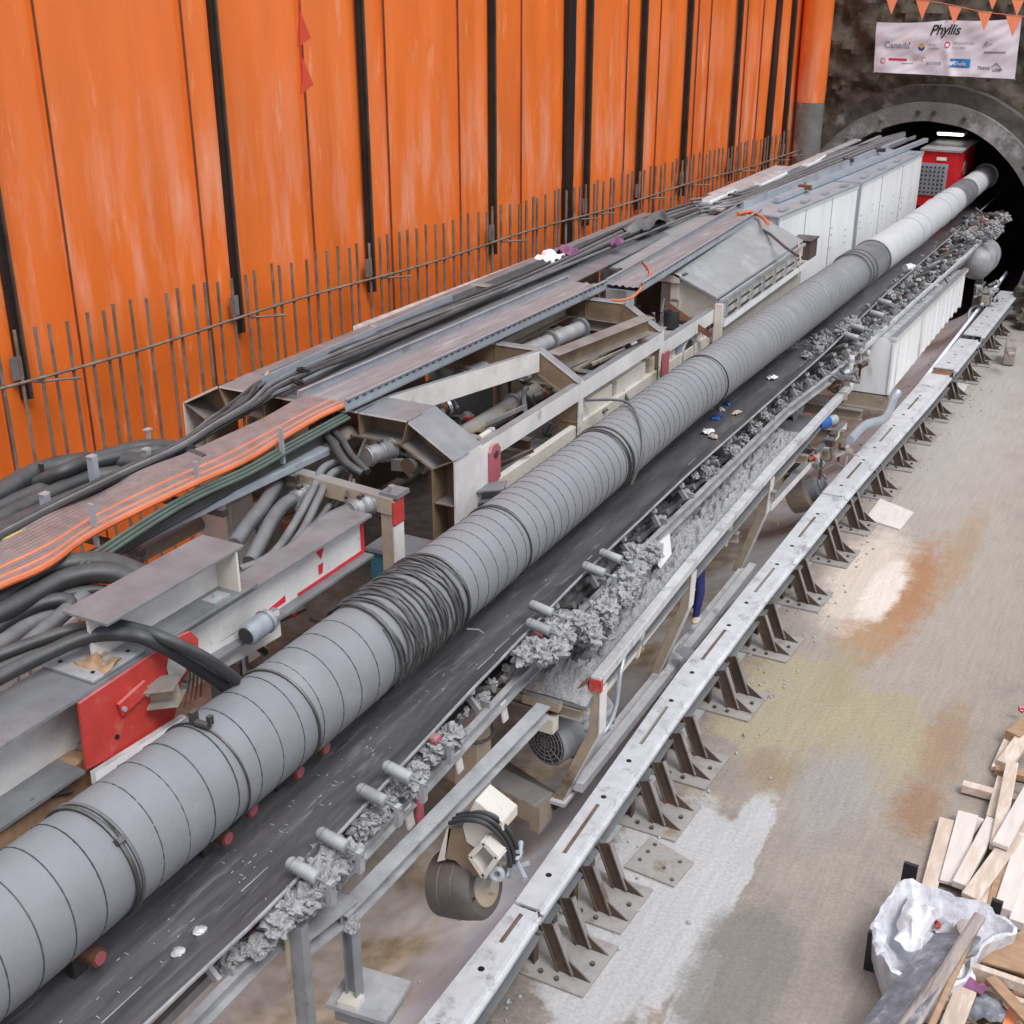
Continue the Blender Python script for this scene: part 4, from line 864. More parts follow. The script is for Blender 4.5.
BH = [([(-40,516),(0,494),(35,474),(76,464),(123,462),(150,464),(175,460)], .125, 4.9, 'thickest black hose along the upper left, above the ribbon'),
      ([(30,487,4.8),(62,472),(95,459),(141,447),(169,447),(192,452)], .085, 5.0, 'black hose on top of the upper left bundle next to the rebar'),
      ([(60,478,4.75),(90,464),(125,456),(158,451),(185,454),(205,462)], .085, 4.96, 'black hose with grey dust, right end of the upper left bundle'),
      ([(-40,524),(0,508),(32,494),(70,480),(110,472),(150,470)], .09, 4.82, 'black hose second row of the upper left bundle'),
      ([(-40,540),(0,520),(44,498),(85,480),(120,474)], .10, 4.84, 'black hose third row of the upper left bundle'),
      ([(-40,550),(0,530),(35,514),(70,499),(100,487),(140,474)], .09, 4.86, 'black hose lowest of the upper left bundle')]
for pts, r, z, lab in BH: tag(MB().tube(pxpath(pts, z), r, 14, smooth=7).build('rubber_hose', 'black_rubber', smooth=True), lab, 'hose', 'thick hoses along the upper left')
LH = [([(-40,618,4.85),(0,598,4.85),(51,569,4.88),(102,562,4.88),(140,574,4.8),(170,592,4.6)], .10, 'black hose arching out from under the orange ribbon, upper one'),
      ([(-40,632,4.8),(0,614,4.8),(61,581,4.84),(105,573,4.84),(140,583,4.75),(165,600,4.55)], .10, 'black hose arching out from under the ribbon, second one'),
      ([(-40,640,4.7),(0,626,4.7),(50,600,4.72),(95,590,4.7),(125,596,4.6)], .055, 'thin black hose below the two arching hoses'),
      ([(-30,648,4.7),(5,622,4.72),(35,606,4.74),(62,600,4.74),(70,606,4.7),(55,622,4.62)], .07, 'short looped hose at the left edge'),
      ([(-20,682,4.6),(10,660,4.62),(50,625,4.66),(80,600,4.68),(92,592,4.6)], .075, 'dusty grey hose crossing steeply behind the upper hoses'),
      ([(-40,672,4.82),(0,655,4.84),(68,631,4.88),(110,625,4.92),(140,630,4.90),(164,638,4.86),(205,658,4.6),(236,680,4.2)], .055, 'black hose bending over the red ended beam, upper one'),
      ([(-40,700,4.8),(0,677,4.82),(50,652,4.86),(90,636,4.90),(125,634,4.90),(150,640,4.85),(190,662,4.5),(228,688,4.1)], .065, 'thick black hose bending over the red ended beam, lower one'),
      ([(-40,690,4.7),(0,668,4.74),(60,642,4.78),(95,632,4.76)], .06, 'hose squeezed between the two that bend over the red ended beam'),
      ([(-40,668,4.6),(0,645,4.6),(30,625,4.6),(60,612,4.6)], .09, 'pale dusty hose stub at the left edge'),
      ([(234,545,4.4),(250,522,4.42),(264,505,4.45),(278,482,4.5),(288,468,4.55)], .085, 'thick grey hose rising to the first silver coupling'),
      ([(250,562,4.2),(262,540,4.3),(271,522,4.35),(283,506,4.4),(298,497,4.4)], .085, 'thick grey hose rising to the second silver coupling'),
      ([(240,570,4.3),(271,556,4.3),(292,528,4.35),(312,492,4.5),(322,470,4.6),(338,462,4.6),(352,462,4.6)], .05, 'slim hose of the pair sweeping up under the trays, outer one'),
      ([(240,575,4.25),(275,562,4.25),(300,535,4.3),(318,500,4.45),(330,476,4.55),(345,469,4.55),(358,472,4.5)], .05, 'slim hose of the pair sweeping up under the trays, inner one'),
      ([(250,585,4.2),(285,560,4.2),(308,536,4.3),(330,520,4.35),(352,510,4.4)], .09, 'thick grey hose joining the silver coupling above the red marked beam'),
      ([(345,468,4.5),(340,480,4.4),(333,500,4.3),(318,520,4.2),(300,540,4.1)], .04, 'thin grey hose looping down among the thick ones'),
      ([(312,428,4.8),(330,440,4.78),(345,462,4.7),(362,474,4.6)], .055, 'black hose dropping from the tray end, left one'),
      ([(322,424,4.8),(340,438,4.78),(352,456,4.7),(368,472,4.6)], .045, 'black hose dropping from the tray end, right one'),
      ([(382,515,4.2),(392,540,3.9),(390,570,3.5)], .05, 'dark hose hanging behind the red topped post'),
      ([(365,440,4.7),(353,470,4.6),(346,498,4.5)], .02, 'thin dangling wire at the end of the tray')]
for pts, r, lab in LH: tag(MB().tube(pxpath(pts, 4.8), r, 12, smooth=7).build('rubber_hose', 'grey_rubber' if 'grey' in lab or 'pale' in lab or 'slim' in lab else 'black_rubber', smooth=True), lab, 'hose', 'bent hoses over and between the beams')
# silver couplings + steel pipes
def coupling(pa, pb, z, r, lab, m='silver'):
    a, b = PZ(*pa, z), PZ(*pb, z); t = thing('pipe_coupling', lab, 'coupling', a); d = (b-a)
    MB().cyl(a, b, r, 16).build('sleeve', m, t, smooth=True)
    for u in (.1,.5,.9): MB().ring(a+d*u, d, r*1.02, r*.16, 18, 6).build('collar_ring', 'grey_steel', t, smooth=True)
    MB().box(a+d*.5+V((0,0,r*1.1)), (.05,.08,.06)).build('clamp_lug', 'dark_steel', t)
coupling((286,470),(297,458),4.56,.095,'silver coupling on the first thick grey hose')
coupling((294,500),(306,491),4.42,.09,'silver coupling on the second thick grey hose')
coupling((350,511),(372,503),4.42,.11,'silver coupling above the red marked beam')
coupling((366,457),(394,447),4.5,.12,'big silver quick coupling under the first frame')
tag(MB().tube(pxpath([(297,458),(330,443),(350,432)], 4.58), .09, 14).build('steel_pipe', 'cream_steel', smooth=True), 'brown-grey steel pipe behind the first silver coupling', 'pipe')
# grey channel under the cables and stakes
a, b = PZ(98,560,4.68), PZ(262,483,4.68); b2 = a+(b-a)*1.5; a2 = a-(b-a)*.05
t = thing('cable_bearer', 'pale grey channel carrying the cable ribbon', 'channel', a); MB().chan(a2, b2, -.16,.10,.014).build('channel', 'galvanised', t); MB().bar(a2+V((-.9,0,0)), b2+V((-.9,0,0)), .12,.1).build('inner_channel', 'grey_steel', t)
MB().box(a+V((.05,-.05,.03)), (.14,.1,.12)).build('end_plate', 'dark_steel', t); 
for u in (.2,.7,1.2): q = a+(b-a)*u; MB().bar(q+V((.1,0,-.09)), q+V((-1.5,0,-.09)), .08,.08).build('cross_bar', 'dark_steel', t)
for k, (px, py, h, lab) in enumerate([(96,488,.36,'square grey stake standing between hoses and ribbon, tallest'),(47,512,.2,'square grey stake near the left edge'),(148,468,.22,'pale square stake beside the thick hose'),(149,441,.14,'small capped stake above the hoses by the rebar'),(95,532,.3,'flat pale stake at the outer edge of the ribbon, left one'),(198,486,.28,'flat pale stake at the outer edge of the ribbon, middle one'),(282,451,.28,'flat pale stake at the outer edge of the ribbon, right one'),(42,472,.1,'small dark cap stake by the rebar at upper left'),(262,437,.1,'small white stake beside the black cables')]):
    z = 4.95; p = PZ(px, py, z); MB_ = MB(); MB_.bar(p-V((0,0,.15)), p+V((0,0,h)), .09 if k < 3 else .06,.07 if k < 3 else .025, up=V((0,1,0)))
    if k < 4: MB_.box(p+V((0,0,h+.004)), (.075,.095,.012))
    tag(MB_.build('cable_stake', 'galvanised' if k != 7 else 'dark_steel'), lab, 'stake')
# ================================================================== CABLE TRAYS
def tray(pr, pl, z, lab, fill='dusty_fill'):
    ra, rb = PZ(*pr[0], z), PZ(*pr[1], z); la = ra+V((pl,0,0)); lb = rb+V((pl,0,0))
    t = thing('cable_tray', lab, 'cable tray', ra)
    mb = MB(); mb.plate([ra+V((0,0,-.10)), rb+V((0,0,-.10)), lb+V((0,0,-.10)), la+V((0,0,-.10))], (0,0,.012)); mb.build('tray_floor', 'galvanised', t)
    for n_, (a, b) in (('side_rail', (la, lb)), ('side_rail', (ra, rb))):
        srl = MB().bar(a, b, .012,.16).build(n_, 'galvanised', t); MB().bar(a+V((.02 if n_ else 0,0,.075)), b+V((.02,0,.075)), .04,.01).build('rail_lip', 'galvanised', t)
    d = rb-ra; L = d.length; d = d/L; mb = MB(); k = 0
    while k*.16 < L-.1: MB().box(ra+d*(k*.16+.08)+V((.0075,0,.02)), (.004,.07,.02), rot=math.atan2(d.y,d.x)-PI/2).build('tray_slot','dark_steel',srl); k += 1
    mb = MB(); k = 0; nx = 10; n_ = int(L/.3); vs = []
    for j in range(n_+1):
        for i in range(nx+1):
            u = i/nx; p = lerp(ra, la, u)+d*(L*j/n_); vs.append(p+V((0,0,-.03+.03*abs(math.sin(u*nx*PI/2+.4*noise.noise(V((j*.2,0,1)))))*.6+.02*noise.noise(V((j*.3,i*1.1,0))))))
    mb.add(vs, [(j*(nx+1)+i, (j+1)*(nx+1)+i, (j+1)*(nx+1)+i+1, j*(nx+1)+i+1) for j in range(n_) for i in range(nx)])
    mb.build('dust_covered_cables', 'dust_cables', t, smooth=True)
    return t
mat('dust_cables', (.235,.21,.215), .75, 0, var=.22, scale=3, streak=(4,.4,1), bump=.5, bscale=12, stain=(.33,.32,.33), samt=.15)
tray([(345,405),(606,284)], -.72, 5.08, 'first cable tray with perforated side, between orange ribbon and second frame')
tray([(640,287),(762,211)], -.62, 5.10, 'second cable tray over the grey sloping roof')
a = PZ(300,390,5.06); b = PZ(529,278,5.06)
t = thing('cable_tray', 'inner cable tray strip carrying the long dark cables', 'cable tray', a); MB().bar(PZ(262,382,5.1), PZ(452,298,5.1), .02,.14).build('side_rail', 'galvanised', t); MB().bar(a+V((.0,0,-.12)), PZ(700,207,4.95), 1.0,.02).build('tray_floor', 'grey_steel', t)
tag(MB().tube(pxpath([(612,300),(622,300),(634,296),(645,283),(650,272),(643,262)], 5.1), .022, 8, smooth=6).build('orange_cable', 'orange_bright', smooth=True), 'orange cable linking the two trays', 'cable')
tag(MB().tube(pxpath([(738,214),(750,212),(762,217),(768,224)], 5.13), .04, 10, smooth=6).build('orange_cable', 'orange_bright', smooth=True), 'bright orange cable bend at the far end of the second tray', 'cable')
tag(MB().tube(pxpath([(268,372),(255,392),(248,418)], 4.9), .018, 6, smooth=4).build('yellow_wire', 'yellow_cable', smooth=True), 'tan wire drooping across the left side of the first frame', 'wire')
for k, (px, py) in enumerate([(303,370),(298,382)]): tag(MB().blob(PZ(px, py, 5.15), .05, k, .3, sq=(2,.8,.8)).build('cable_tie', 'black_plastic', smooth=True), ['black knot tying the dark cables','second black knot tying the dark cables'][k], 'tie')
# rags
def rag(p, sz, m, lab, name='rag', seed=0, h=.10):
    mb = MB(); n_ = 14; vs = []
    for i in range(n_+1):
        for j in range(n_+1):
            x = (i/n_-.5)*sz[0]; y = (j/n_-.5)*sz[1]; e = max(abs(i/n_-.5), abs(j/n_-.5))*2
            vs.append(p+V((x+.08*noise.noise(V((x*5,y*5,seed))), y+.08*noise.noise(V((x*5,y*5,seed+9))), h*(1-e**3)+h*1.3*noise.noise(V((x*6/sz[0]*.5,y*6/sz[1]*.5,seed+3))))))
    mb.add(vs, [(i*(n_+1)+j, (i+1)*(n_+1)+j, (i+1)*(n_+1)+j+1, i*(n_+1)+j+1) for i in range(n_) for j in range(n_)])
    return tag(mb.build(name, m, smooth=True), lab, name.replace('_',' '))
rag(PZ(648,224,5.15), (.5,1.7), 'dark_steel', 'dark crumpled sheet lying on the far cables', 'plastic_sheet', 1, .14)
rag(PZ(617,243,5.16), (.22,.3), 'pink_cloth', 'small purple rag on the cables', 'rag', 2)
rag(PZ(568,253,5.1), (.35,.4), 'pink_cloth', 'pink rag at the edge of the cables by the rebar', 'rag', 3)
rag(PZ(550,258,5.1), (.4,.5), 'white_plastic', 'white plastic scrap beside the pink rag', 'plastic_scrap', 4)
rag(PZ(100,662,4.68), (.35,.3), 'wood_brown', 'brown crumpled sack cloth on the grey beam top', 'sack', 6, .05)
# ================================================================== GANTRY FRAMES
OUT = [(-11.6,1.6),(-11.6,4.60),(-10.95,4.93),(-7.97,4.93),(-7.3,4.53),(-7.3,1.6)]
INN = [(-11.25,1.6),(-11.25,4.42),(-10.83,4.61),(-8.07,4.61),(-7.62,4.36),(-7.62,1.6)]
def bent(y0, dep, lab, red=True, recess=True):
    t = thing('gantry_arch', lab, 'gantry frame', (-9.45, y0, 1.6)); y1 = y0+dep
    def band(P, th):
        mb = MB(); vs = []
        for i, (x, z) in enumerate(P):
            cx, cz = -9.45, 2.6; d = V((x-cx, 0, z-cz)).normalized()*th
            vs += [V((x, y0, z)), V((x, y1, z)), V((x, y1, z))-d, V((x, y0, z))-d]
        return mb.add(vs, [(i*4+j, i*4+(j+1) % 4, (i+1)*4+(j+1) % 4, (i+1)*4+j) for i in range(len(P)-1) for j in range(4)])
    band(OUT, .03).build('outer_flange', 'white_steel', t); band(INN, .03).build('inner_flange', 'frame_web', t)
    mb = MB(); ym = y0+dep*(.5 if recess else .1); vs = []
    for (a, b), (c, d) in zip(OUT, INN): a -= .02*(1 if a > -9.45 else -1); b -= .02; vs += [V((a,ym,b)), V((c,ym,d)), V((c,ym+.02,d)), V((a,ym+.02,b))]
    mb.add(vs, [(i*4+j, i*4+(j+1) % 4, (i+1)*4+(j+1) % 4, (i+1)*4+j) for i in range(5) for j in range(4)]); mb.build('web', 'frame_web', t)
    for (a, b), (c, d) in list(zip(OUT, INN))[1:5]: MB().plate([V((a,y0,b)), V((a,ym,b)), V((c,ym,d)), V((c,y0,d))], (.02,0,0)).build('stiffener', 'frame_web', t)
    for x in (-10.2,-9.4,-8.7): MB().plate([V((x,y0,4.93)), V((x,ym,4.93)), V((x,ym,4.61)), V((x,y0,4.61))], (.015,0,0)).build('stiffener', 'frame_web', t)
    for z in (3.9, 3.3): MB().plate([V((-7.31,y0,z)), V((-7.31,ym,z)), V((-7.6,ym,z)), V((-7.6,y0,z))], (0,0,.015)).build('stiffener', 'frame_web', t)
    return t
f1 = bent(12.2, .66, 'first gantry frame with wide grey knee plate beside the coil of wire')
MB().plate([(-7.31,12.8,3.7),(-7.31,13.3,3.7),(-7.31,13.3,4.30),(-7.31,12.8,4.5)], (.02,0,0)).build('side_plate', 'white_steel', f1); MB().plate([(-7.28,13.0,3.9),(-7.28,13.27,3.95),(-7.28,13.27,4.36),(-7.28,13.2,4.44),(-7.28,13.07,4.44),(-7.28,13.0,4.36)], (.03,0,0)).build('lug_plate', 'faded_red', f1, label='pink painted lug plate'); MB().cyl((-7.26,13.14,4.31),(-7.235,13.14,4.31),.05,16).build('lug_hole', 'dark_steel', f1)
MB().ibeam((-7.32,12.85,3.86),(-7.0,12.95,3.92), .3,.16,.02).build('bracket_stub', 'grey_steel', f1)
f2 = bent(15.75, .14, 'second gantry frame, slim and kinked, mid left', recess=False)
f3 = bent(18.9, .14, 'third gantry frame just before the sloping roofed shelter', recess=False)
MB().plate([(-7.28,18.95,3.7),(-7.28,19.2,3.7),(-7.28,19.2,4.15),(-7.28,18.95,4.15)], (.03,0,0)).build('lug_plate', 'faded_red', f3, label='pink painted lug plate')
# diagonal white braces, side chords
def member(a, b, w, h, m, lab, name='brace_beam', up=V((0,0,1)), ib=False, cat='beam'):
    mb = MB(); (mb.ibeam(a, b, w, h, .02, up) if ib else mb.bar(a, b, w, h, up)); return tag(mb.build(name, m, bevel=.006), lab, cat)
member((-8.85,12.5,4.76),(-7.98,15.75,4.76), .07,.32, 'white_steel', 'white diagonal brace between the first and second frames')
member(PZ(552,362,4.72),PZ(648,324,4.78), .26,.26, 'frame_web', 'brown sided diagonal brace between the second and third frames', ib=True)
member((-7.36,12.87,4.38),(-7.36,15.74,4.38), .12,.26, 'white_steel', 'white side chord between the first and second frames')
member((-7.36,15.9,4.38),(-7.36,18.9,4.38), .12,.26, 'white_steel', 'white side chord between the second and third frames')
member((-7.36,19.05,4.2),(-7.36,21.5,4.2), .12,.26, 'white_steel', 'short white side chord below the sloping roof shelter')
member((-7.40,12.9,3.75),(-7.40,21.5,3.75), .10,.20, 'pale_cream', 'lower cream side chord seen just above the duct')
member((-9.0,15.9,4.70),(-9.0,18.8,4.70), .18,.18, 'cream_steel', 'brown-grey longitudinal member left of the second brace', ib=True)
member((-10.9,12.9,4.8),(-10.9,27,4.8), .2,.22, 'grey_steel', 'far side longitudinal beam beneath the dark cables')
member((-11.3,16,4.75),(-11.0,27,4.75), .25,.08, 'white_panel', 'white plank-like duct edge beside the rebar', 'side_duct', cat='duct')
t = thing('small_portal_frame', 'small brown portal frame with red topped post before the first big frame', 'frame', (-7.4,10.9,3)); MB().bar((-7.38,10.9,2.2),(-7.38,10.9,4.52), .16,.2, up=V((0,1,0))).build('post', 'cream_steel', t, bevel=.006); MB().bar((-7.3,10.86,4.44),(-9.9,10.86,4.60), .16,.20).build('cross_beam', 'cream_steel', t, bevel=.006)
MB().bar((-7.29,10.9,2.2),(-7.29,10.9,4.2), .02,.2, up=V((0,1,0))).build('post_face', 'white_steel', t); MB().box((-7.285,10.9,4.36),(.035,.22,.30)).build('red_bracket', 'red_paint', t, bevel=.01); MB().box((-7.36,10.95,4.56),(.24,.26,.05)).build('top_clamp', 'grey_steel', t); MB().cyl((-7.36,10.9,4.55),(-7.36,10.9,4.66),.04,10).build('bolt','silver',t)
# ---- near beams
A = thing('red_end_beam', 'big grey steel beam with red painted end plate at the lower left', 'beam', (-7.4,4,4.2))
MB().bar((-7.42,3.0,4.64),(-7.42,7.2,4.64), .62,.03).build('top_flange', 'grey_steel', A); MB().bar((-7.45,3.0,4.3),(-7.45,7.2,4.3), .03,.66).build('web', 'white_steel', A); MB().bar((-7.42,3.0,3.98),(-7.42,5.9,3.98), .62,.03).build('bottom_flange', 'grey_steel', A)
mb = MB(); mb.plate([(-7.12,5.9,4.0),(-7.12,6.9,3.86),(-7.12,7.05,4.2),(-7.12,7.3,4.35),(-7.12,7.33,4.52),(-7.12,7.24,4.64),(-7.12,7.1,4.66),(-7.12,5.93,4.62)], (.035,0,0)); mb.build('end_plate', 'red_paint', A, bevel=.004, label='red painted end plate')
MB().plate([(-7.08,6.93,4.2),(-7.08,7.12,4.3),(-7.08,7.1,4.62),(-7.08,6.98,4.64),(-7.08,6.9,4.45)], (.006,0,0)).build('white_patch', 'white_steel', A); MB().cyl((-7.09,7.18,4.50),(-7.06,7.18,4.50),.05,16).build('lug_hole', 'black_paint', A)
nb = MB().bar((-7.06,6.30,4.36),(-7.06,6.62,4.42), .035,.13).build('name_block', 'red_paint', A, bevel=.004)
for y in (6.33, 6.6): MB().cyl((-7.05,y,4.36),(-7.02,y,4.36),.022,8).build('bolt','galvanised',nb)
MB().cyl((-7.085,6.25,4.12),(-7.07,6.25,4.12),.022,10).build('bolt_hole','black_paint',A)
MB().ibeam((-7.1,6.68,4.30),(-6.86,6.80,4.34), .26,.18,.02).build('bracket_stub', 'cream_steel', A); MB().bar((-7.05,5.92,3.92),(-7.0,6.95,3.90), .06,.12).build('bottom_bar', 'white_panel', A)
MB().plate([(-7.72,6.15,4.66),(-7.15,6.15,4.66),(-7.15,6.75,4.66),(-7.72,6.75,4.66)], (0,0,.03)).build('bolted_plate', 'dusty_steel', A, bevel=.004)
for x, y in ((-7.62,6.25),(-7.25,6.25),(-7.62,6.65),(-7.25,6.65)): MB().cyl((x,y,4.69),(x,y,4.70),.018,8).build('bolt_hole','black_paint',A)
mb = MB(); 
for k in range(4): mb.tube([V((-7.06,7.16+.02*k,4.46)), V((-7.02,7.1+.05*k,4.25)), V((-7.03,7.0+.07*k,4.0))], .010, 5, smooth=4)
mb.build('wire_bundle', 'rust', A)
B = thing('wide_flange_beam', 'short grey and white wide flange beam stub resting crosswise above the red ended beam', 'beam', (-7.3,7.3,4.65))
def quadplate(c, th, name, m, par): MB().plate(c, (0,0,th)).build(name, m, par, bevel=.004)
quadplate([(-7.62,6.35,5.10),(-7.12,6.35,5.10),(-7.12,8.08,5.10),(-7.62,8.08,5.10)], .03, 'top_flange', 'grey_steel', B); quadplate([(-7.62,6.95,4.66),(-7.10,6.95,4.66),(-7.10,8.2,4.66),(-7.62,8.2,4.66)], .03, 'bottom_flange', 'grey_steel', B)
MB().bar((-7.40,6.4,4.9),(-7.40,8.0,4.9), .03,.42).build('web', 'white_steel', B); MB().bar((-7.13,7.98,4.9),(-7.58,7.98,4.9), .03,.42).build('end_stiffener', 'pale_cream', B); MB().box((-7.22,7.75,4.70),(.16,.22,.03)).build('bolt_plate', 'dusty_steel', B); MB().cyl((-7.22,7.75,4.71),(-7.22,7.75,4.75),.03,6).build('bolt','galvanised',B)
Fb = thing('marked_beam', 'white webbed beam with red edge and red warning mark', 'beam', (-7.2,7.3,4.1))
MB().bar((-7.32,7.2,4.60),(-7.32,10.2,4.60), .32,.03).build('top_flange', 'grey_steel', Fb); MB().bar((-7.32,7.2,4.12),(-7.32,10.2,4.12), .32,.03).build('bottom_flange', 'grey_steel', Fb); MB().bar((-7.30,7.2,4.36),(-7.30,10.2,4.36), .03,.46).build('web', 'white_steel', Fb)
x = -7.282
def mark(pts, nm='red_mark'): MB().plate([(x, a, b) for a, b in pts], (.004,0,0)).build(nm, 'ink_red', Fb)
mark([(9.30,4.56),(9.52,4.57),(9.42,4.38)]); mark([(9.37,4.33),(9.45,4.33),(9.43,4.22),(9.37,4.22)]); mark([(10.14,4.14),(10.2,4.14),(10.2,4.58),(10.14,4.58)]); mark([(9.0,4.14),(10.14,4.14),(10.14,4.18),(9.0,4.17)]); mark([(8.1,4.16),(8.8,4.17),(8.8,4.24),(8.5,4.2),(8.4,4.25),(8.2,4.2)])
MB().bar((-7.4,7.1,4.05),(-7.25,8.6,4.05), .1,.3).build('lower_side_plate', 'white_steel', Fb)
t = thing('pipe_stub', 'dark capped grey pipe stub between the beams and the duct', 'pipe', PZ(250,633,4.2)); a = PZ(246,636,4.25); d = V((.0,1,.05)).normalized(); MB().tube([a, a+d*.02, a+d*.34, a+d*.36],[.09,.11,.11,.09],20).build('barrel','galvanised',t,smooth=True); MB().cyl(a-d*.01,a+d*.01,.085,20).build('end_cap','black_rubber',t); MB().ring(a+d*.28,d,.112,.01,20,5).build('clip_wire','grey_steel',t)
# ================================================================== ROOFED SHELTER
S = thing('machine_shelter', 'white open fronted shelter with dusty sloping grey roof beside the duct', 'shelter', (-8.2,21.6,3.2))
def poly(c, nrm, name, m, par=S, **k): return MB().plate(c, nrm).build(name, m, par, **k)
poly([(-7.26,21.5,4.50),(-7.26,27.0,4.58),(-8.2,27.0,5.06),(-8.12,21.5,4.86)], (0,0,.04), 'sloping_roof', 'dusty_roof') if False else None
mat('dusty_roof', (.255,.26,.265), .6, 0, var=.12, scale=2, stain=(.33,.34,.35), samt=.2, bump=.3, bscale=10)
poly([(-7.26,21.5,4.50),(-7.26,27.0,4.58),(-8.2,27.0,5.0),(-8.12,21.5,4.86)], (0,0,.04), 'sloping_roof', 'dusty_roof'); poly([(-8.12,21.5,4.86),(-8.2,27.0,5.0),(-10.4,27.0,4.96),(-10.4,21.5,4.82)], (0,0,.04), 'flat_roof', 'dusty_roof')
poly([(-7.3,21.62,4.5),(-7.3,21.62,4.2),(-8.12,21.62,3.7),(-8.12,21.62,4.86)], (0,.03,0), 'gable_panel', 'pale_cream')
poly([(-8.02,21.55,2.8),(-8.18,21.55,2.8),(-8.18,21.55,4.86),(-8.02,21.55,4.86)], (0,.08,0), 'front_post', 'pale_cream'); poly([(-9.0,21.55,2.8),(-9.14,21.55,2.8),(-9.14,21.55,4.86),(-9.0,21.55,4.86)], (0,.08,0), 'front_post', 'pale_cream'); poly([(-8.0,21.5,4.72),(-9.2,21.5,4.72),(-9.2,21.5,4.88),(-8.0,21.5,4.88)], (0,.1,0), 'front_lintel', 'pale_cream')
poly([(-8.2,21.9,3.4),(-8.5,21.9,3.4),(-8.5,21.9,4.6),(-8.2,21.9,4.6)], (0,.04,0), 'inner_panel', 'white_panel'); poly([(-8.1,22.4,2.6),(-9.2,22.4,2.6),(-9.2,22.4,4.8),(-8.1,22.4,4.8)], (0,.04,0), 'back_panel', 'brown_steel'); MB().blob((-8.55,22.0,3.5), .36, 3, .3, sq=(1,.6,1)).build('black_bag','black_rubber',S,smooth=True)
poly([(-7.30,21.7,3.2),(-7.30,27.2,3.2),(-7.30,27.2,4.5),(-7.30,21.7,4.42)], (-.04,0,0), 'side_wall', 'pale_cream')
MB().bar((-7.2,21.7,4.02),(-7.2,27.1,4.10), .10,.12).build('side_sill', 'white_panel', S); MB().bar((-7.22,21.6,4.46),(-7.22,27.0,4.54), .06,.05).build('eaves_strip', 'galvanised', S)
for k in range(7):
    y = 21.9+k*.74; MB().bar((-7.19,y,4.14),(-7.19,y+.55,4.15), .03,.03).build('hand_rail','black_rubber',S); MB().bar((-7.19,y,4.3),(-7.19,y+.55,4.31), .03,.03).build('hand_rail','black_rubber',S); MB().bar((-7.19,y,4.12),(-7.19,y,4.44), .05,.03, up=V((1,0,0))).build('rail_post','galvanised',S)
for px, py in ((697,268),(716,254),(702,262),(740,245),(684,276)): MB().box(PZ(px,py,4.82)+V((0,0,.03)), (.08,.22,.02)).build('roof_cleat','dark_steel',S)
MB().tube(pxpath([(755,226),(770,234),(785,247),(798,256)], 4.9), .03, 6).build('roof_pipe','dark_steel',S); MB().tube([V((-7.25,26.6,4.65)),V((-7.15,26.5,4.3)),V((-7.15,26.45,3.95))], .02, 6).build('strap','wood_light',S)
MB().bar((-7.22,21.55,3.3),(-7.22,21.55,4.42), .10,.14, up=V((1,0,0))).build('corner_post','pale_cream',S)
ac = thing('cooling_unit', 'grey boxed cooling unit with round fan in front of the shelter', 'air conditioner', PX(690,345,-7.4)); c = V((-7.65,20.4,3.75)); MB().box(c,(.55,.9,.75)).build('casing','galvanised',ac,bevel=.01); MB().ring(c+V((.285,0,0)),(1,0,0),.28,.03,24,8).build('fan_ring','dusty_steel',ac,smooth=True); MB().cyl(c+V((.27,0,0)),c+V((.285,0,0)),.27,24).build('fan_disc','dark_steel',ac); MB().box(c+V((0,0,.4)),(.62,1.0,.04)).build('lid','white_panel',ac)
rb_ = thing('red_lever_arm', 'rusty red arm leaning beside the shelter front', 'lever', (-7.4,20.6,4.1)); MB().bar((-7.75,20.3,4.62),(-7.15,20.9,4.0), .10,.09).build('arm','rust',rb_); MB().bar((-7.75,20.7,4.3),(-7.4,21.2,4.1), .05,.05).build('side_arm','rust',rb_); MB().cyl((-7.7,20.4,4.2),(-7.7,20.4,4.5),.14,14).build('black_drum','black_rubber',rb_,smooth=True)
MB().box((-7.6,20.9,4.15),(.5,.3,.2)).build('base','dark_steel',rb_)
t = thing('small_white_box','small white electrical box at the open front of the shelter','box',(-9.0,20.8,4.3)); MB().box(PZ(620,300,4.7)+V((0,0,0)),(.4,.35,.45)).build('case','white_panel',t,bevel=.01); MB().box(PZ(620,300,4.7)+V((.1,-.2,.0)),(.06,.06,.1)).build('latch','grey_steel',t)
t = thing('brown_junction_box', 'brown box and pump between shelter and white cabinets', 'box', (-7.2,27.4,4.0)); MB().box((-7.35,27.5,4.35),(.4,.6,.4)).build('case','brown_steel',t,bevel=.01); MB().box((-7.35,27.5,4.57),(.46,.66,.03)).build('lid','dark_steel',t)
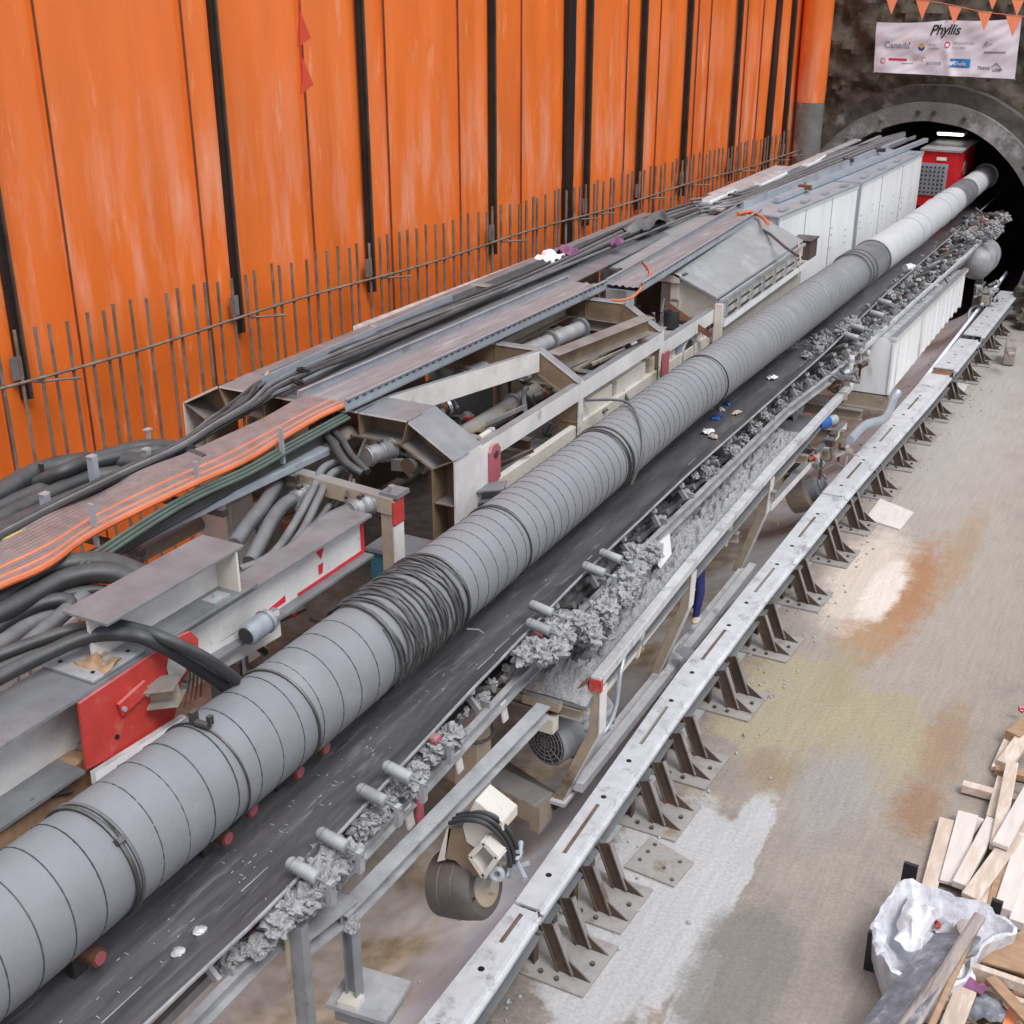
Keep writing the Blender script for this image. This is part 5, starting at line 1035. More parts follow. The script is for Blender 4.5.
# ================================================================== WHITE CABINETS
for k, (ya, yb, xa, xb, lab) in enumerate([(27.2,32.6,-7.93,-7.50,'nearer tall white cabinet beside the duct with rows of vent holes'),(32.75,39.6,-7.48,-7.30,'farther tall white cabinet beside the duct, next to the red cabinet')]):
    t = thing('equipment_cabinet', lab, 'cabinet', (xa-.6,ya,3)); W = 1.6
    MB().add([V(a) for a in [(xa,ya,2.9),(xb,yb,2.9),(xb,yb,5.02),(xa,ya,5.02),(xa-W,ya,2.9),(xb-W,yb,2.9),(xb-W,yb,5.02),(xa-W,ya,5.02)]], [(0,1,2,3),(4,7,6,5),(0,3,7,4),(1,5,6,2),(3,2,6,7),(0,4,5,1)]).build('body','white_panel',t); cb = t.children[-1]
    MB().bar((xa-W/2+.02,ya,5.04),(xb-W/2+.02,yb,5.04), W+.06,.04).build('roof_sheet','galvanised',t); mb = MB()
    d = V((xb-xa,yb-ya,0)); L = d.length; d.normalize(); nn = V((d.y,-d.x,0))
    for c_ in range(int(L/.55)):
        for r_ in range(5):
            if (c_*3+r_) % 4 == 3 or c_ % 2 or r_ > 3: continue
            for e in (0,.10): p = V((xa,ya,0))+d*(.35+c_*.55+e)+nn*.004+V((0,0,3.85+r_*.16-.02*c_)); MB().box(p,(.012,.05,.04), rot=math.atan2(d.y,d.x)-PI/2).build('vent_slot','duct_far',cb)
    MB().bar(V((xa,ya+.03,2.9))+nn*.015, V((xa,ya+.03,5.0))+nn*.015, .12,.03, up=nn).build('corner_strip','galvanised',t); MB().bar(V((xa,ya,4.98))+nn*.01,V((xb,yb,4.98))+nn*.01,.03,.06).build('top_edge','white_panel',t)
    for q in (.33,.66): p = V((xa,ya,0))+d*L*q+nn*.006; MB().bar(p+V((0,0,2.9)),p+V((0,0,4.95)),.02,.01,up=nn).build('panel_joint','dusty_steel',t)
    for j in range(4): MB().box(V((xa-.12,ya,5.10))+d*(L*(j+.5)/4),(.12,.45,.05)).build('hinge_bar','galvanised',t)
# roof top channels/pipes running into the tunnel
random.seed(8)
TOPS = [((776,200),(926,140),.14,.12,'galvanised'),((742,205),(905,140),.10,.16,'galvanised'),((715,210),(890,138),.30,.06,'dusty_steel'),((760,190),(880,137),.10,.10,'galvanised'),((735,192),(858,140),.22,.05,'dusty_steel'),((800,180),(915,137),.06,.10,'grey_steel')]
tl_ = ['galvanised channel on top of the white cabinets, nearest the duct','grey channel along the middle of the cabinet roofs','flat dusty tray on the cabinet roofs','slim channel on the far side of the cabinet roofs','flat grey strip at the outer side of the cabinet roofs','thin dark pipe tray between the roof channels']
for (a, b, w_, h_, m), lab in zip(TOPS, tl_): member(PZ(*a, 5.14), PZ(*b, 5.14), w_, h_, m, lab, 'roof_channel', cat='channel')
for k, (a, b, lab) in enumerate([((706,201),(732,189),'nearest white tube lamp above the dark cables'),((758,184),(783,172),'second white tube lamp along the far cables'),((805,165),(822,155),'third white tube lamp near the grey pile'),((877,128),(893,120),'white lamp just under the tunnel crown')]):
    pa, pb = PZ(*a, 5.25), PZ(*b, 5.25); t = thing('tube_lamp', lab, 'lamp', pa); MB().bar(pa, pb, .22,.10).build('housing','white_panel',t,bevel=.02); MB().bar(pa+V((.1,0,-.03)), pb+V((.1,0,-.03)), .05,.05).build('lens','white_plastic',t)
    for p in (pa, pb): MB().box(p-V((0,0,.08)),(.3,.12,.06)).build('end_bracket','dusty_steel',t)
for k, (px, py) in enumerate([(805,187),(735,196),(848,160),(880,150)]):
    p = PZ(px, py, 5.2); t = thing('roof_clamp', ['rusty clamp on the cabinet roof channels','dark clamp where the far cables begin','small clamp midway along the cabinet roofs','small clamp near the tunnel mouth'][k], 'clamp', p); MB().box(p,(.3,.16,.1)).build('clamp_body','rust' if k == 0 else 'dark_steel',t); MB().cyl(p+V((0,0,.04)),p+V((0,0,.12)),.03,8).build('bolt','grey_steel',t)
for k in range(5):
    u = k/4; pts = [PZ(lerp(700,690,u)+0, lerp(212,200,u), 5.12), PZ(740,lerp(203,192,u),5.2), PZ(790,lerp(183,173,u),5.2), PZ(850,lerp(160,148,u),5.2), PZ(905,lerp(136,132,u),5.15)]
    tag(MB().tube(pts, .03, 6, smooth=6).build('black_cable','grey_rubber',smooth=True), 'far dark cable crossing the cabinet roofs into the tunnel, %s from the duct side' % ordw(k+1), 'cable', 'far cables over the cabinet roofs')
member(PZ(735,197,5.06)+V((-.2,0,0)), PZ(800,168,5.06)+V((-.2,0,0)), 1.0,.05, 'dusty_steel', 'dusty flat cover plate left of the cabinet roofs', 'cover_plate', cat='plate')
# red cabinet in the tunnel mouth
t = thing('red_cabinet', 'bright red electrical cabinet with dusty top in the tunnel mouth', 'cabinet', (-7.25,42.5,3)); y0, y1, xa, xb, zt = 42.5, 45.6, -7.85, -6.70, 4.72
MB().box(((xa+xb)/2,(y0+y1)/2,(3.0+zt)/2),(xb-xa,y1-y0,zt-3.0)).build('body','red_cabinet',t); MB().box(((xa+xb)/2,(y0+y1)/2,zt+.03),(xb-xa+.12,y1-y0+.12,.06)).build('lid','dusty_steel',t)
gp = MB().box((xa+.42,y0-.02,3.85),(.86,.03,1.0)).build('grille_panel','galvanised',t); mb = MB()
for i in range(6):
    for j in range(7): mb.cyl((xa+.08+i*.13,y0-.03,3.45+j*.13),(xa+.08+i*.13,y0-.07,3.45+j*.13),.035,8)
mb.build('gland_rows','dark_steel',gp); MB().box((xa+.62,y0-.02,4.5),(.3,.02,.10)).build('name_plate','white_panel',t); MB().ring((xb+.01,y0+1.2,4.1),(1,0,0),.22,.02,20,6).build('side_ring','dusty_steel',t)
p = PY(905,0,44); 
t = thing('tunnel_lamp', 'bright lamp hanging under the tunnel crown', 'lamp', PY(952,133,45)); MB().box(PY(952,133,45),(.9,.5,.08)).build('housing','white_panel',t)
e = bpy.data.materials.new('lamp_glow'); e.use_nodes = True; e.node_tree.nodes['Principled BSDF'].inputs['Emission Color'].default_value = (1,.98,.92,1); e.node_tree.nodes['Principled BSDF'].inputs['Emission Strength'].default_value = 6; MATS['lamp_glow'] = e
MB().box(PY(952,133,45)-V((0,.27,.02)),(.8,.02,.07)).build('tube','lamp_glow',t)
# ================================================================== INTERIOR CLUTTER BETWEEN THE FRAMES
t = thing('gantry_deck', 'dark brown gantry deck far below the frames', 'deck', (-9.4,5,1.7)); MB().box((-9.45,18.5,1.75),(3.9,19,.08)).build('deck_plate','brown_steel',t)
MB().ibeam((-7.6,4,1.6),(-7.6,28,1.6),.2,.3,.02).build('deck_beam','brown_steel',t); MB().ibeam((-11.2,9,1.6),(-11.2,28,1.6),.2,.3,.02).build('deck_beam','brown_steel',t)
for k in range(6):
    y = 12.9+2.4*k; t = thing('side_sheet', '%s dull brown side sheet behind the pipes between the frames, from the near end' % ordw(k+1), 'panel', (-11.1, y+1.1, 3)); MB().box((-11.1, y+1.15, 3.1),(.04,2.25,2.7)).build('sheet', ['cream_steel','brown_steel','grey_steel'][k % 3], t); MB().bar((-11.07,y+.1,1.8),(-11.07,y+.1,4.5),.08,.06,up=V((1,0,0))).build('stud','grey_steel',t)
for k in range(4):
    y = 16.0+1.35*k; t = thing('cream_locker', '%s cream locker door seen between white chord and duct' % ordw(k+1), 'locker', (-7.5,y,2.5)); MB().box((-7.55,y+.6,3.55),(.3,1.15,1.1)).build('body','pale_cream',t,bevel=.01); MB().box((-7.39,y+1.0,3.7),(.02,.05,.3)).build('handle','grey_steel',t)
random.seed(33)
def pipe(a, b, r, m, lab, fl=True):
    a, b = V(a), V(b); t = thing('steel_pipe', lab, 'pipe', a); MB().cyl(a, b, r, 14).build('pipe_body', m, t, smooth=True); d = (b-a)
    if fl:
        for u in (.02,.35,.7,.98): MB().tube([a+d*u-d.normalized()*.03, a+d*u+d.normalized()*.03], r*1.45, 14).build('flange', 'grey_steel', t)
pipe((-8.45,12.9,4.0),(-8.45,21.3,4.0), .11, 'cream_steel', 'grey-brown pipe with flanges running through the frames, near side')
pipe((-8.95,15.2,4.5),(-8.6,18.6,4.5), .13, 'dusty_steel', 'thick dusty pipe between the second and third frames')
pipe((-8.9,11.0,3.5),(-8.9,21.3,3.5), .09, 'brown_steel', 'brown pipe low between the frames')
pipe((-9.8,9.0,3.9),(-9.8,21.3,3.9), .10, 'cream_steel', 'tan pipe on the far side between the frames')
pipe((-8.1,13.2,3.2),(-8.1,21.3,3.2), .16, 'grey_steel', 'large grey pipe deep behind the side chord')
pipe((-10.5,5.5,3.1),(-10.5,11.9,3.1), .035, 'white_plastic', 'thin bright tube seen through the gap below the orange ribbon', False)
pipe((-9.6,10.2,3.2),(-8.4,11.6,3.2), .035, 'white_plastic', 'thin bright tube behind the grey hoses', False)
for i, (y, z, m) in enumerate([(13.6,4.2,'cream_steel'),(14.6,3.9,'brown_steel'),(16.7,4.2,'cream_steel'),(17.9,3.9,'cream_steel'),(19.6,4.3,'cream_steel'),(20.6,3.9,'brown_steel')]):
    member((-7.5,y,z),(-11.1,y,z), .16,.20, m, ['first','second','third','fourth','fifth','sixth'][i]+' brown cross beam from the near end between the big frames', 'cross_beam', ib=True)
mats_ = ['brown_steel','cream_steel','grey_steel','dark_steel','dusty_steel','rust','pale_cream','grey_steel']
def cluster(cx, cy, cz, dx, dy, dz, n, lab, name='pump_unit', seed=0, sc=1.0):
    random.seed(seed); t = thing(name, lab, 'machinery', (cx, cy, cz-dz))
    for i in range(n):
        p = V((cx+random.uniform(-dx,dx), cy+random.uniform(-dy,dy), cz+random.uniform(-dz,dz))); k = random.random(); m = random.choice(mats_); r = sc*random.uniform(.03,.09)
        if k < .3: d = random.choice([V((1,0,0)),V((0,1,0)),V((0,0,1)),V((.5,.8,.2))]).normalized(); L = sc*random.uniform(.2,.6); MB().tube([p-d*L*.5, p-d*(L*.5-.03), p+d*(L*.5-.03), p+d*L*.5],[r*.8,r,r,r*.8],12).build('cylinder', m, t, smooth=True); MB().cyl(p+d*L*.2,p+d*(L*.2+.05),r*1.35,12).build('flange','galvanised' if i % 9 else 'red_paint',t)
        elif k < .5: MB().box(p, (sc*random.uniform(.1,.3),sc*random.uniform(.1,.4),sc*random.uniform(.08,.25)), rot=random.choice((0,.3,-.2))).build('valve_block', m, t, bevel=.008)
        elif k < .82:
            q = p+V((random.uniform(-.5,.5),random.uniform(-.6,.6),random.uniform(-.5,.3)))*sc; mid = (p+q)/2+V((random.uniform(-.2,.2),random.uniform(-.2,.2),random.uniform(-.25,.25)))*sc; MB().tube([p,mid,q], random.choice((.02,.03,.04))*sc, 7, smooth=6).build('hose', random.choice(('black_rubber','grey_rubber','grey_rubber','cream_steel')), t, smooth=True)
        else: q = p+random.choice([V((.6,0,0)),V((0,.8,0)),V((.4,.4,.2)),V((0,0,-.6))])*sc; MB().bar(p, q, .05,.05).build('bracket_bar', m, t)
    return t
cluster(-8.4,13.8,4.0,.75,.7,.35,34,'valves, hoses and brackets packed behind the first frame','valve_cluster',1)
cluster(-9.6,14.4,4.1,.8,.9,.3,20,'tangled hoses and blocks under the first cable tray','valve_cluster',2)
cluster(-8.3,17.0,4.0,.7,.9,.35,30,'pipes and fittings between the second and third frames','valve_cluster',3)
cluster(-8.3,20.2,4.0,.6,.8,.35,22,'fittings and boxes just in front of the shelter','valve_cluster',4)
cluster(-9.2,11.4,4.0,.9,.6,.45,30,'clutter of pipes and red fittings seen under the first frame arch','valve_cluster',5)
cluster(-8.7,9.2,3.3,.9,.9,.5,30,'pale jumble of fittings glimpsed behind the grey hoses','valve_cluster',6)
cluster(-7.0,9.3,3.3,.25,1.2,.35,26,'dark tangle of hoses and brackets between marked beam and duct','valve_cluster',7,.8)
cluster(-6.95,7.4,3.6,.2,.6,.3,16,'rusty tangle just behind the red ended beam','valve_cluster',8,.7)
cluster(-8.4,5.9,3.6,.6,.6,.5,16,'pipes in the dark gap under the left hoses','valve_cluster',9)
cluster(-5.9,25.6,2.3,.35,1.5,.35,40,'mud covered valves under the far idlers before the white ribbed cabinet','valve_cluster',10,.8)
cluster(-5.35,23.3,1.3,.25,.7,.2,18,'pale hose fittings beside the far wheel','valve_cluster',11,.7)
cluster(-5.6,40.6,2.9,.35,1.2,.3,36,'muddy hoses and brackets at the tunnel mouth','valve_cluster',12,.9)
cluster(-4.9,38.8,1.2,.3,.8,.3,16,'fittings on the floor of the tunnel mouth below the tank','valve_cluster',13)
cluster(-5.75,33.5,2.6,.25,4.0,.12,50,'muddy pipes and brackets along the far idlers','valve_cluster',14,.6)
t = thing('cream_locker', 'tall cream locker glimpsed under the cable channel', 'locker', (-9.3,10.0,2)); MB().box((-9.6,10.6,3.2),(.5,.5,2.4)).build('body','pale_cream',t,bevel=.01); MB().box((-9.34,10.6,3.4),(.02,.36,1.6)).build('door','pale_cream',t)
t = thing('blue_tank', 'blue painted box behind the red topped post', 'box', (-8.0,12.0,2.4)); MB().box((-7.95,11.9,2.9),(.6,.5,.9)).build('body','teal_paint',t,bevel=.02); MB().box((-7.95,11.9,3.37),(.66,.56,.05)).build('lid','grey_steel',t)
t = thing('timber_crate', 'weathered timber block under the red ended beam', 'timber', PX(30,815,-7.2)); p = PX(30,815,-7.25); MB().box(p+V((-.2,.1,-.1)),(.5,1.1,.55),rot=.1).build('timber_body','wood_brown',t,bevel=.01); MB().tube([p+V((.06,-.4,.1)),p+V((.07,.0,.17)),p+V((.06,.4,.0))],.015,6).build('strap','dark_steel',t)
MB().box(p+V((-.2,.9,-.25)),(.5,.4,.9)).build('end_block','cream_steel',t)
# partly hidden worker in navy trousers under the deck
wk = thing('person', 'worker in navy trousers glimpsed under the deck between the kinked legs, bending forward', 'person', (-5.85,17.3,.4))
def body(mats, parts):
    pass
mb = MB(); hp = V((-5.95,17.5,1.25)); k1 = V((-5.78,17.25,.82)); f_ = V((-5.82,17.2,.36)); k2 = V((-5.95,17.55,.80)); f2 = V((-5.98,17.5,.34))
mb.tube([hp+V((0,.05,.35)), hp+V((0,0,.1)), hp, lerp(hp,k1,.5), k1, lerp(k1,f_,.5), f_],[.17,.17,.13,.10,.075,.065,.05],12); mb.tube([hp+V((0,.05,.1)), hp+V((0,.1,0)), lerp(hp,k2,.5), k2, lerp(k2,f2,.5), f2],[.15,.13,.10,.075,.065,.05],12); mb.build('trousers','navy_cloth',wk,smooth=True)
mb = MB(); mb.tube([hp+V((0,.05,.2)), hp+V((-.12,.1,.4)), hp+V((-.3,.15,.55)), hp+V((-.42,.18,.62))],[.16,.17,.18,.08],12); mb.tube([hp+V((-.3,-.05,.55)),hp+V((-.3,-.2,.35)),hp+V((-.32,-.25,.15))],[.07,.05,.04],10); mb.build('jacket','hivis_cloth',wk,smooth=True)
hd = hp+V((-.52,.2,.68)); mb = MB(); mb.blob(hd, .11, 1, .02, lvl=2, sq=(.9,.95,1.15)); mb.tube([hp+V((-.42,.18,.62)),hd],[.055,.055],10); mb.build('head','skin',wk,smooth=True); MB().blob(hd+V((-.01,0,.05)), .13, 2, .01, lvl=2, sq=(1,1,.75)).build('helmet','white_plastic',wk,smooth=True)
for q in (f_, f2): MB().blob(q+V((.03,-.05,-.0)), .08, 3, .05, sq=(.8,1.6,.6)).build('boot','wood_light',wk,smooth=True)
# ================================================================== BELT LITTER
lit = [(708,410,'wood_light','tan wrapper on the belt',.06),(716,418,'blue_paint','crumpled blue wrapper on the belt',.08),(727,404,'blue_paint','small blue scrap on the belt',.07),(737,413,'wood_light','yellow scrap beside the blue wrapper',.05),(707,432,'white_plastic','white paper scrap on the belt',.08),(714,437,'wood_light','tan scrap beside the white paper',.05),(722,410,'white_plastic','white crumb of paper near the blue wrapper',.05),(772,378,'white_plastic','pale rag lying farther up the belt',.10),(770,345,'white_plastic','grey-white scrap beside the mud splat',.10)]
for k, (px, py, m, lab, r) in enumerate(lit): rag(PZ(px, py, 2.80)+V((0,0,.01)), (r*2.2,r*2.6), m, lab, 'litter', k+20, .03)
for k, (px, py) in enumerate([(178,952),(200,930)]): tag(MB().blob(PZ(px, py, 2.79), .05, k, .2, sq=(1,1.2,.5)).build('mud_splat','white_beam',smooth=True), ['pale dried splat on the belt near the bottom edge','second pale dried splat on the belt, farther up'][k], 'splat')
p = PZ(905,268,3.0); t = thing('bottle', 'white bottle lying on the far belt', 'bottle', p); MB().tube([p, p+V((.1,.2,0)), p+V((.13,.28,0)), p+V((.15,.33,0))],[.09,.10,.04,.035],12).build('bottle_body','white_plastic',t,smooth=True); MB().cyl(p+V((.15,.33,0)),p+V((.165,.37,0)),.045,10).build('cap','white_panel',t)
# ================================================================== DEBRIS AT RIGHT
def plank(a, b, w_, th, m, lab, za=.1, zb=None, name='timber_plank', roll=0):
    A_ = PZ(*a, za); B_ = PZ(*b, za if zb is None else zb); up = V((math.sin(roll),0,math.cos(roll))); w_ *= 1.3; return tag(MB().bar(A_, B_, w_, th, up).build(name, m, bevel=.005), lab, 'timber')
P_ = [((929,889),(947,820),.14,.05,'wood_light','leftmost short pale plank of the lumber pile',.06),((950,884),(968,814),.19,.05,'wood_pale','wide whitened plank, second from the left of the pile',.10),((941,872),(978,818),.12,.05,'wood_pale','pale plank peeping out below the wide whitened one',.05),
      ((959,886),(993,821),.13,.09,'wood_pale','whitened squared timber, third from the left of the pile',.16),((970,898),(1016,835),.16,.06,'wood_light','tan plank slanting across the middle of the pile',.20),((984,912),(1008,852),.15,.10,'wood_light','tan squared timber with dark end, middle of the pile',.12),
      ((1002,912),(1026,838),.15,.12,'wood_pale','thick pale timber with brown end at the right of the pile',.16),((1016,925),(1034,868),.13,.12,'wood_pale','pale timber cut off by the right edge of the photo',.10),((990,908),(1002,860),.06,.05,'wood_brown','thin brown batten between two pale timbers',.17),
      ((996,848),(1012,764),.12,.09,'wood_light','long light stud leaning up the pile towards the far end',.22),((990,818),(1001,778),.08,.06,'wood_light','thin stud beside the long light one',.12),((1000,846),(1036,782),.15,.06,'wood_pale','wide pale board crossing up to the right edge',.30),((1010,870),(1040,800),.14,.05,'wood_light','tan board under the wide crossing one',.12)]
for a, b, w_, th, m, lab, z in P_: plank(a, b, w_, th, m, lab, z, z+.02)
plank((962,786),(1040,807),.10,.12,'wood_light','brown sleeper lying across beyond the lumber pile',.10); plank((995,770),(1040,780),.10,.10,'wood_brown','second brown cross sleeper behind the first',.08); plank((1004,765),(1040,716),.16,.08,'wood_light','tan plank at the far end by the right edge',.14,.2); plank((998,770),(1012,738),.14,.07,'wood_light','short weathered board end left of the far plank',.06); plank((1012,738),(1032,722),.16,.16,'wood_brown','rough brown timber block at the far end',.16)
tag(MB().blob(PZ(1022,709,.2), .05, 1, .3).build('red_scrap','red_cabinet',smooth=True), 'small red scrap at the right edge beyond the timber', 'scrap')
# waste sack in a box
p = PZ(938,925,.45); 
sk = thing('waste_sack', 'white plastic waste sack lining a black bin, open with rubbish inside', 'waste bag', V((p.x,p.y,0)))
rim = [PZ(a, b, .58) for a, b in [(871,922),(884,905),(902,884),(925,890),(950,894),(985,906),(1008,922),(1016,936),(992,946),(975,962),(962,985),(930,990),(900,978),(882,962),(874,940)]]
rim = spline(rim+[rim[0]], 5)[:-1]; n_ = len(rim); cc = sum(rim, V((0,0,0)))/n_; vs = []
for sc_, z_, am in [(.86,.03,.02),(.93,.25,.05),(.98,.48,.05),(1.0,.62,.05),(.95,.64,.06),(.86,.52,.09),(.72,.36,.12),(.50,.27,.12),(.25,.24,.10),(.04,.24,.05)]:
    for q in rim:
        d_ = q-cc; a = math.atan2(d_.y, d_.x); k = sc_*(1+am*noise.noise(V((math.cos(a)*3.5,math.sin(a)*3.5,z_*5)))+am*.8*noise.noise(V((math.cos(a)*10,math.sin(a)*10,z_*4))))
        vs.append(V((cc.x+d_.x*k, cc.y+d_.y*k, max(.01, z_+am*1.6*noise.noise(V((d_.x*3*sc_+4,d_.y*3*sc_,1)))+am*.9*noise.noise(V((d_.x*9*sc_,d_.y*9*sc_,7))) - (.10 if a < -2.2 and sc_ > .9 else 0)))))
MB().add(vs, [(j*n_+i, j*n_+(i+1) % n_, (j+1)*n_+(i+1) % n_, (j+1)*n_+i) for j in range(9) for i in range(n_)]).build('plastic_liner','sack_plastic',sk,smooth=True)
c = V((p.x,p.y,0)); MB().bar(c+V((-.56,-.52,.0)), c+V((-.57,-.50,.5)), .14,.05, up=V((0,1,0))).build('bin_corner','black_plastic',sk); MB().bar(c+V((-.60,-.15,.0)), c+V((-.58,-.12,.52)), .2,.04, up=V((1,0,0))).build('bin_corner','black_plastic',sk); MB().bar(c+V((-.45,.60,.2)), c+V((-.44,.62,.66)), .16,.05, up=V((0,1,0))).build('bin_corner','black_plastic',sk); MB().bar(c+V((.50,.50,.2)), c+V((.52,.52,.6)), .12,.06, up=V((0,1,0))).build('bin_corner','black_plastic',sk)
rag(c+V((.05,.1,.34)), (.26,.24), 'white_panel', 'white food wrapper inside the waste sack', 'wrapper', 51, .08); rag(c+V((.0,.03,.42)), (.12,.10), 'red_cabinet', 'red printed scrap inside the waste sack', 'wrapper', 52, .04)
tag(MB().tube([c+V((.22,.05,.30)), c+V((.30,.0,.52))],[.10,.12],16).build('cardboard_tube','wood_grey',smooth=True), 'grey cup lying in the waste sack', 'cup')
rag(c+V((-.22,-.22,.56)), (.30,.80), 'fold_plastic', 'loose white plastic fold hanging over the sack rim', 'plastic_fold', 53, .10)
# warped boards + sheet in the corner
def warped(a, b, w_, th, m, lab, za, zb, bend=.1, name='warped_board', cat='timber', roll=0):
    A_, B_ = PZ(*a, za), PZ(*b, zb); pts = [lerp(A_, B_, i/12)+V((0,0,bend*math.sin(PI*i/12))) for i in range(13)]; mb = MB(); mb.path(pts, [(-w_/2,-th/2),(-w_/4,-th/2+.015),(w_/4,-th/2+.01),(w_/2,-th/2),(w_/2,th/2),(w_/4,th/2+.01),(-w_/4,th/2+.015),(-w_/2,th/2)], up=V((math.sin(roll),0,math.cos(roll)))); return tag(mb.build(name, m, smooth=False), lab, cat)
warped((868,1052),(958,936),.52,.03,'tarp','grey wet plywood sheet sagging at the bottom right',.50,.72,.06,'plywood_sheet','sheet',-.5)
warped((905,1040),(980,916),.12,.04,'wood_grey','long weathered grey board lying over the waste sack',.62,.95,.03)
warped((925,1040),(974,930),.07,.04,'wood_brown','dark brown batten beside the long weathered board',.60,.88,.02)
warped((890,1046),(960,950),.10,.03,'wood_grey','thin grey strip between plywood sheet and board',.60,.84,.03)
def sheet(pxs, z, th, m, lab, name='plywood_piece'): pts = [PZ(a, b, z) for a, b in pxs]; return tag(MB().plate(pts, (0,0,th)).build(name, m, bevel=.004), lab, 'timber')
sheet([(976,962),(1040,980),(1040,925),(1015,935)], .45, .03, 'wood_brown', 'brown plywood triangle behind the small timber frame'); plank((956,963),(1040,992),.06,.12,'wood_light','timber rail running across below the plywood triangle',.50); plank((966,985),(1040,1010),.05,.10,'wood_light','second timber rail parallel below the first',.36)
plank((990,978),(1030,1022),.10,.05,'wood_brown','reddish brown board lying diagonally in the scrap heap',.55); plank((938,1002),(962,968),.16,.14,'wood_light','cut cream timber block with square end in the scrap heap',.40,.42); plank((946,1040),(966,990),.16,.06,'wood_light','cream plank slanting down to the bottom edge',.42,.5); plank((962,1010),(978,998),.10,.05,'rust','rust coloured off-cut in the scrap heap',.4); plank((1005,1035),(1012,1012),.08,.04,'pennant_cloth','orange-brown sliver at the bottom right corner',.4)
rag(PZ(985,1008,.42), (.35,.3), 'tarp', 'grey crumpled plastic in the scrap heap', 'plastic_scrap', 61, .08); rag(PZ(970,985,.5), (.3,.2), 'pink_cloth', 'pink and white wrapper in the scrap heap', 'wrapper', 62, .05); rag(PZ(962,975,.5), (.25,.25), 'white_plastic', 'white plastic strip in the scrap heap', 'plastic_scrap', 63, .05)
mb = MB(); random.seed(9)
for k in range(70): q = PZ(random.uniform(950,1040), random.uniform(975,1040), .28+random.random()*.08); an = random.uniform(0,PI); d = V((math.cos(an),math.sin(an),random.uniform(-.2,.2)))*random.uniform(.05,.16); mb.bar(q-d, q+d, .03,.02)
tag(mb.build('wood_chips','wood_brown'), 'splinters and chips filling the scrap heap', 'wood chips', kind='stuff')
sheet([(940,1040),(955,955),(1045,960),(1045,1045)], .18, .06, 'wood_brown', 'flat base board under the scrap heap', 'base_board')
tag(MB().blob(PZ(975,1010,.0), .42, 4, .25, sq=(1.3,1.2,.6)).build('rubble','wood_grey',smooth=True), 'dark rubble beneath the scrap heap', 'rubble', kind='stuff')
t = thing('stone_block', 'small brown block beside the rail supports at the far right', 'block', PZ(1010,350,0)); MB().box(PZ(1010,352,.3),(.3,.8,.55),rot=.1).build('block_body','wood_grey',t,bevel=.03); MB().box(PZ(1010,352,.62),(.2,.5,.12),rot=.3).build('rubble_top','cream_steel',t,bevel=.03)
# scattered grit by the supports
mb = MB(); random.seed(4)
for k in range(420):
    y = random.uniform(8,36); x = interp(y, fx)+random.uniform(-.7,.55)*(1 if random.random() < .8 else 2); r = random.uniform(.008,.028); mb.blob((x,y,r*.5), r, k, .3, lvl=0)
tag(mb.build('gravel','dusty_steel'), 'loose grit and small stones scattered around the rail supports', 'gravel', kind='stuff')
# ================================================================== BANNER + PENNANTS
YB = 43.05
bc = [PY(877,22,YB), PY(1022,18,YB), PY(1015,79,YB), PY(874,72,YB)]      # tl, tr, br, bl
def bpt(u, v, off=0.0):
    a = lerp(bc[0], bc[1], u); b = lerp(bc[3], bc[2], u); p = lerp(a, b, v)
    sag = .10*math.sin(PI*u*2.0)*0 + .05*abs(math.sin(u*PI*2))*(1-v)*-1
    wr = .07*noise.noise(V((u*5,v*2.2,3)))+.05*math.exp(-((u-.5-.10*abs(v-.4))/.03)**2)+.035*noise.noise(V((u*14+v*5,v*5,8)))
    for (cu, cv) in ((.27,.72),(.51,.38)):
        d = math.hypot((u-cu)*2.7, v-cv); wr -= .06*math.exp(-(d/.12)**2)
    return p + V((0, -.05-wr-off, sag))
bn = thing('sponsor_banner', 'white banner with the name Phyllis and sponsor logos above the tunnel', 'banner', bc[3])
nu, nv = 90, 40; vs = [bpt(i/nu, j/nv) for j in range(nv+1) for i in range(nu+1)]
MB().add(vs, [(j*(nu+1)+i, (j+1)*(nu+1)+i, (j+1)*(nu+1)+i+1, j*(nu+1)+i+1) for j in range(nv) for i in range(nu)]).build('banner_sheet','banner_cloth',bn,smooth=True)
for u, v in ((0,0),(1,0),(0,1),(1,1),(.5,0)): q = bpt(u, v, .01); MB().cyl(q, q-V((0,.03,0)), .03, 8).build('eyelet','grey_steel',bn)
def btext(s_, u, v, h, m, shear=0.0, name='lettering', sp=1.0):
    cu = bpy.data.curves.new('txt','FONT'); cu.body = s_; cu.size = 1; cu.shear = shear; cu.space_character = sp; cu.resolution_u = 3; cu.offset = .012
    o = bpy.data.objects.new('txt', cu); C.objects.link(o); dg = bpy.context.evaluated_depsgraph_get(); me = bpy.data.meshes.new_from_object(o.evaluated_get(dg)); bpy.data.objects.remove(o); bpy.data.curves.remove(cu)
    W = (bc[1]-bc[0]).length; H = (bc[0]-bc[3]).length; mb = MB()
    mb.v = [bpt(u+x.co.x*h/W, v-x.co.y*h/H, .022) for x in me.vertices]; mb.f = [tuple(p.vertices) for p in me.polygons]; bpy.data.meshes.remove(me)
    return mb.build(name, m, bn)
def bquad(u0, v0, u1, v1, m, name='logo_block', n=8, off=.010, sk=0):
    vs = [bpt(lerp(u0,u1,i/n)+(sk*(1-j)), lerp(v0,v1,j), off) for j in (0,1) for i in range(n+1)]; return MB().add(vs, [(i, n+1+i, n+2+i, i+1) for i in range(n)]).build(name, m, bn)
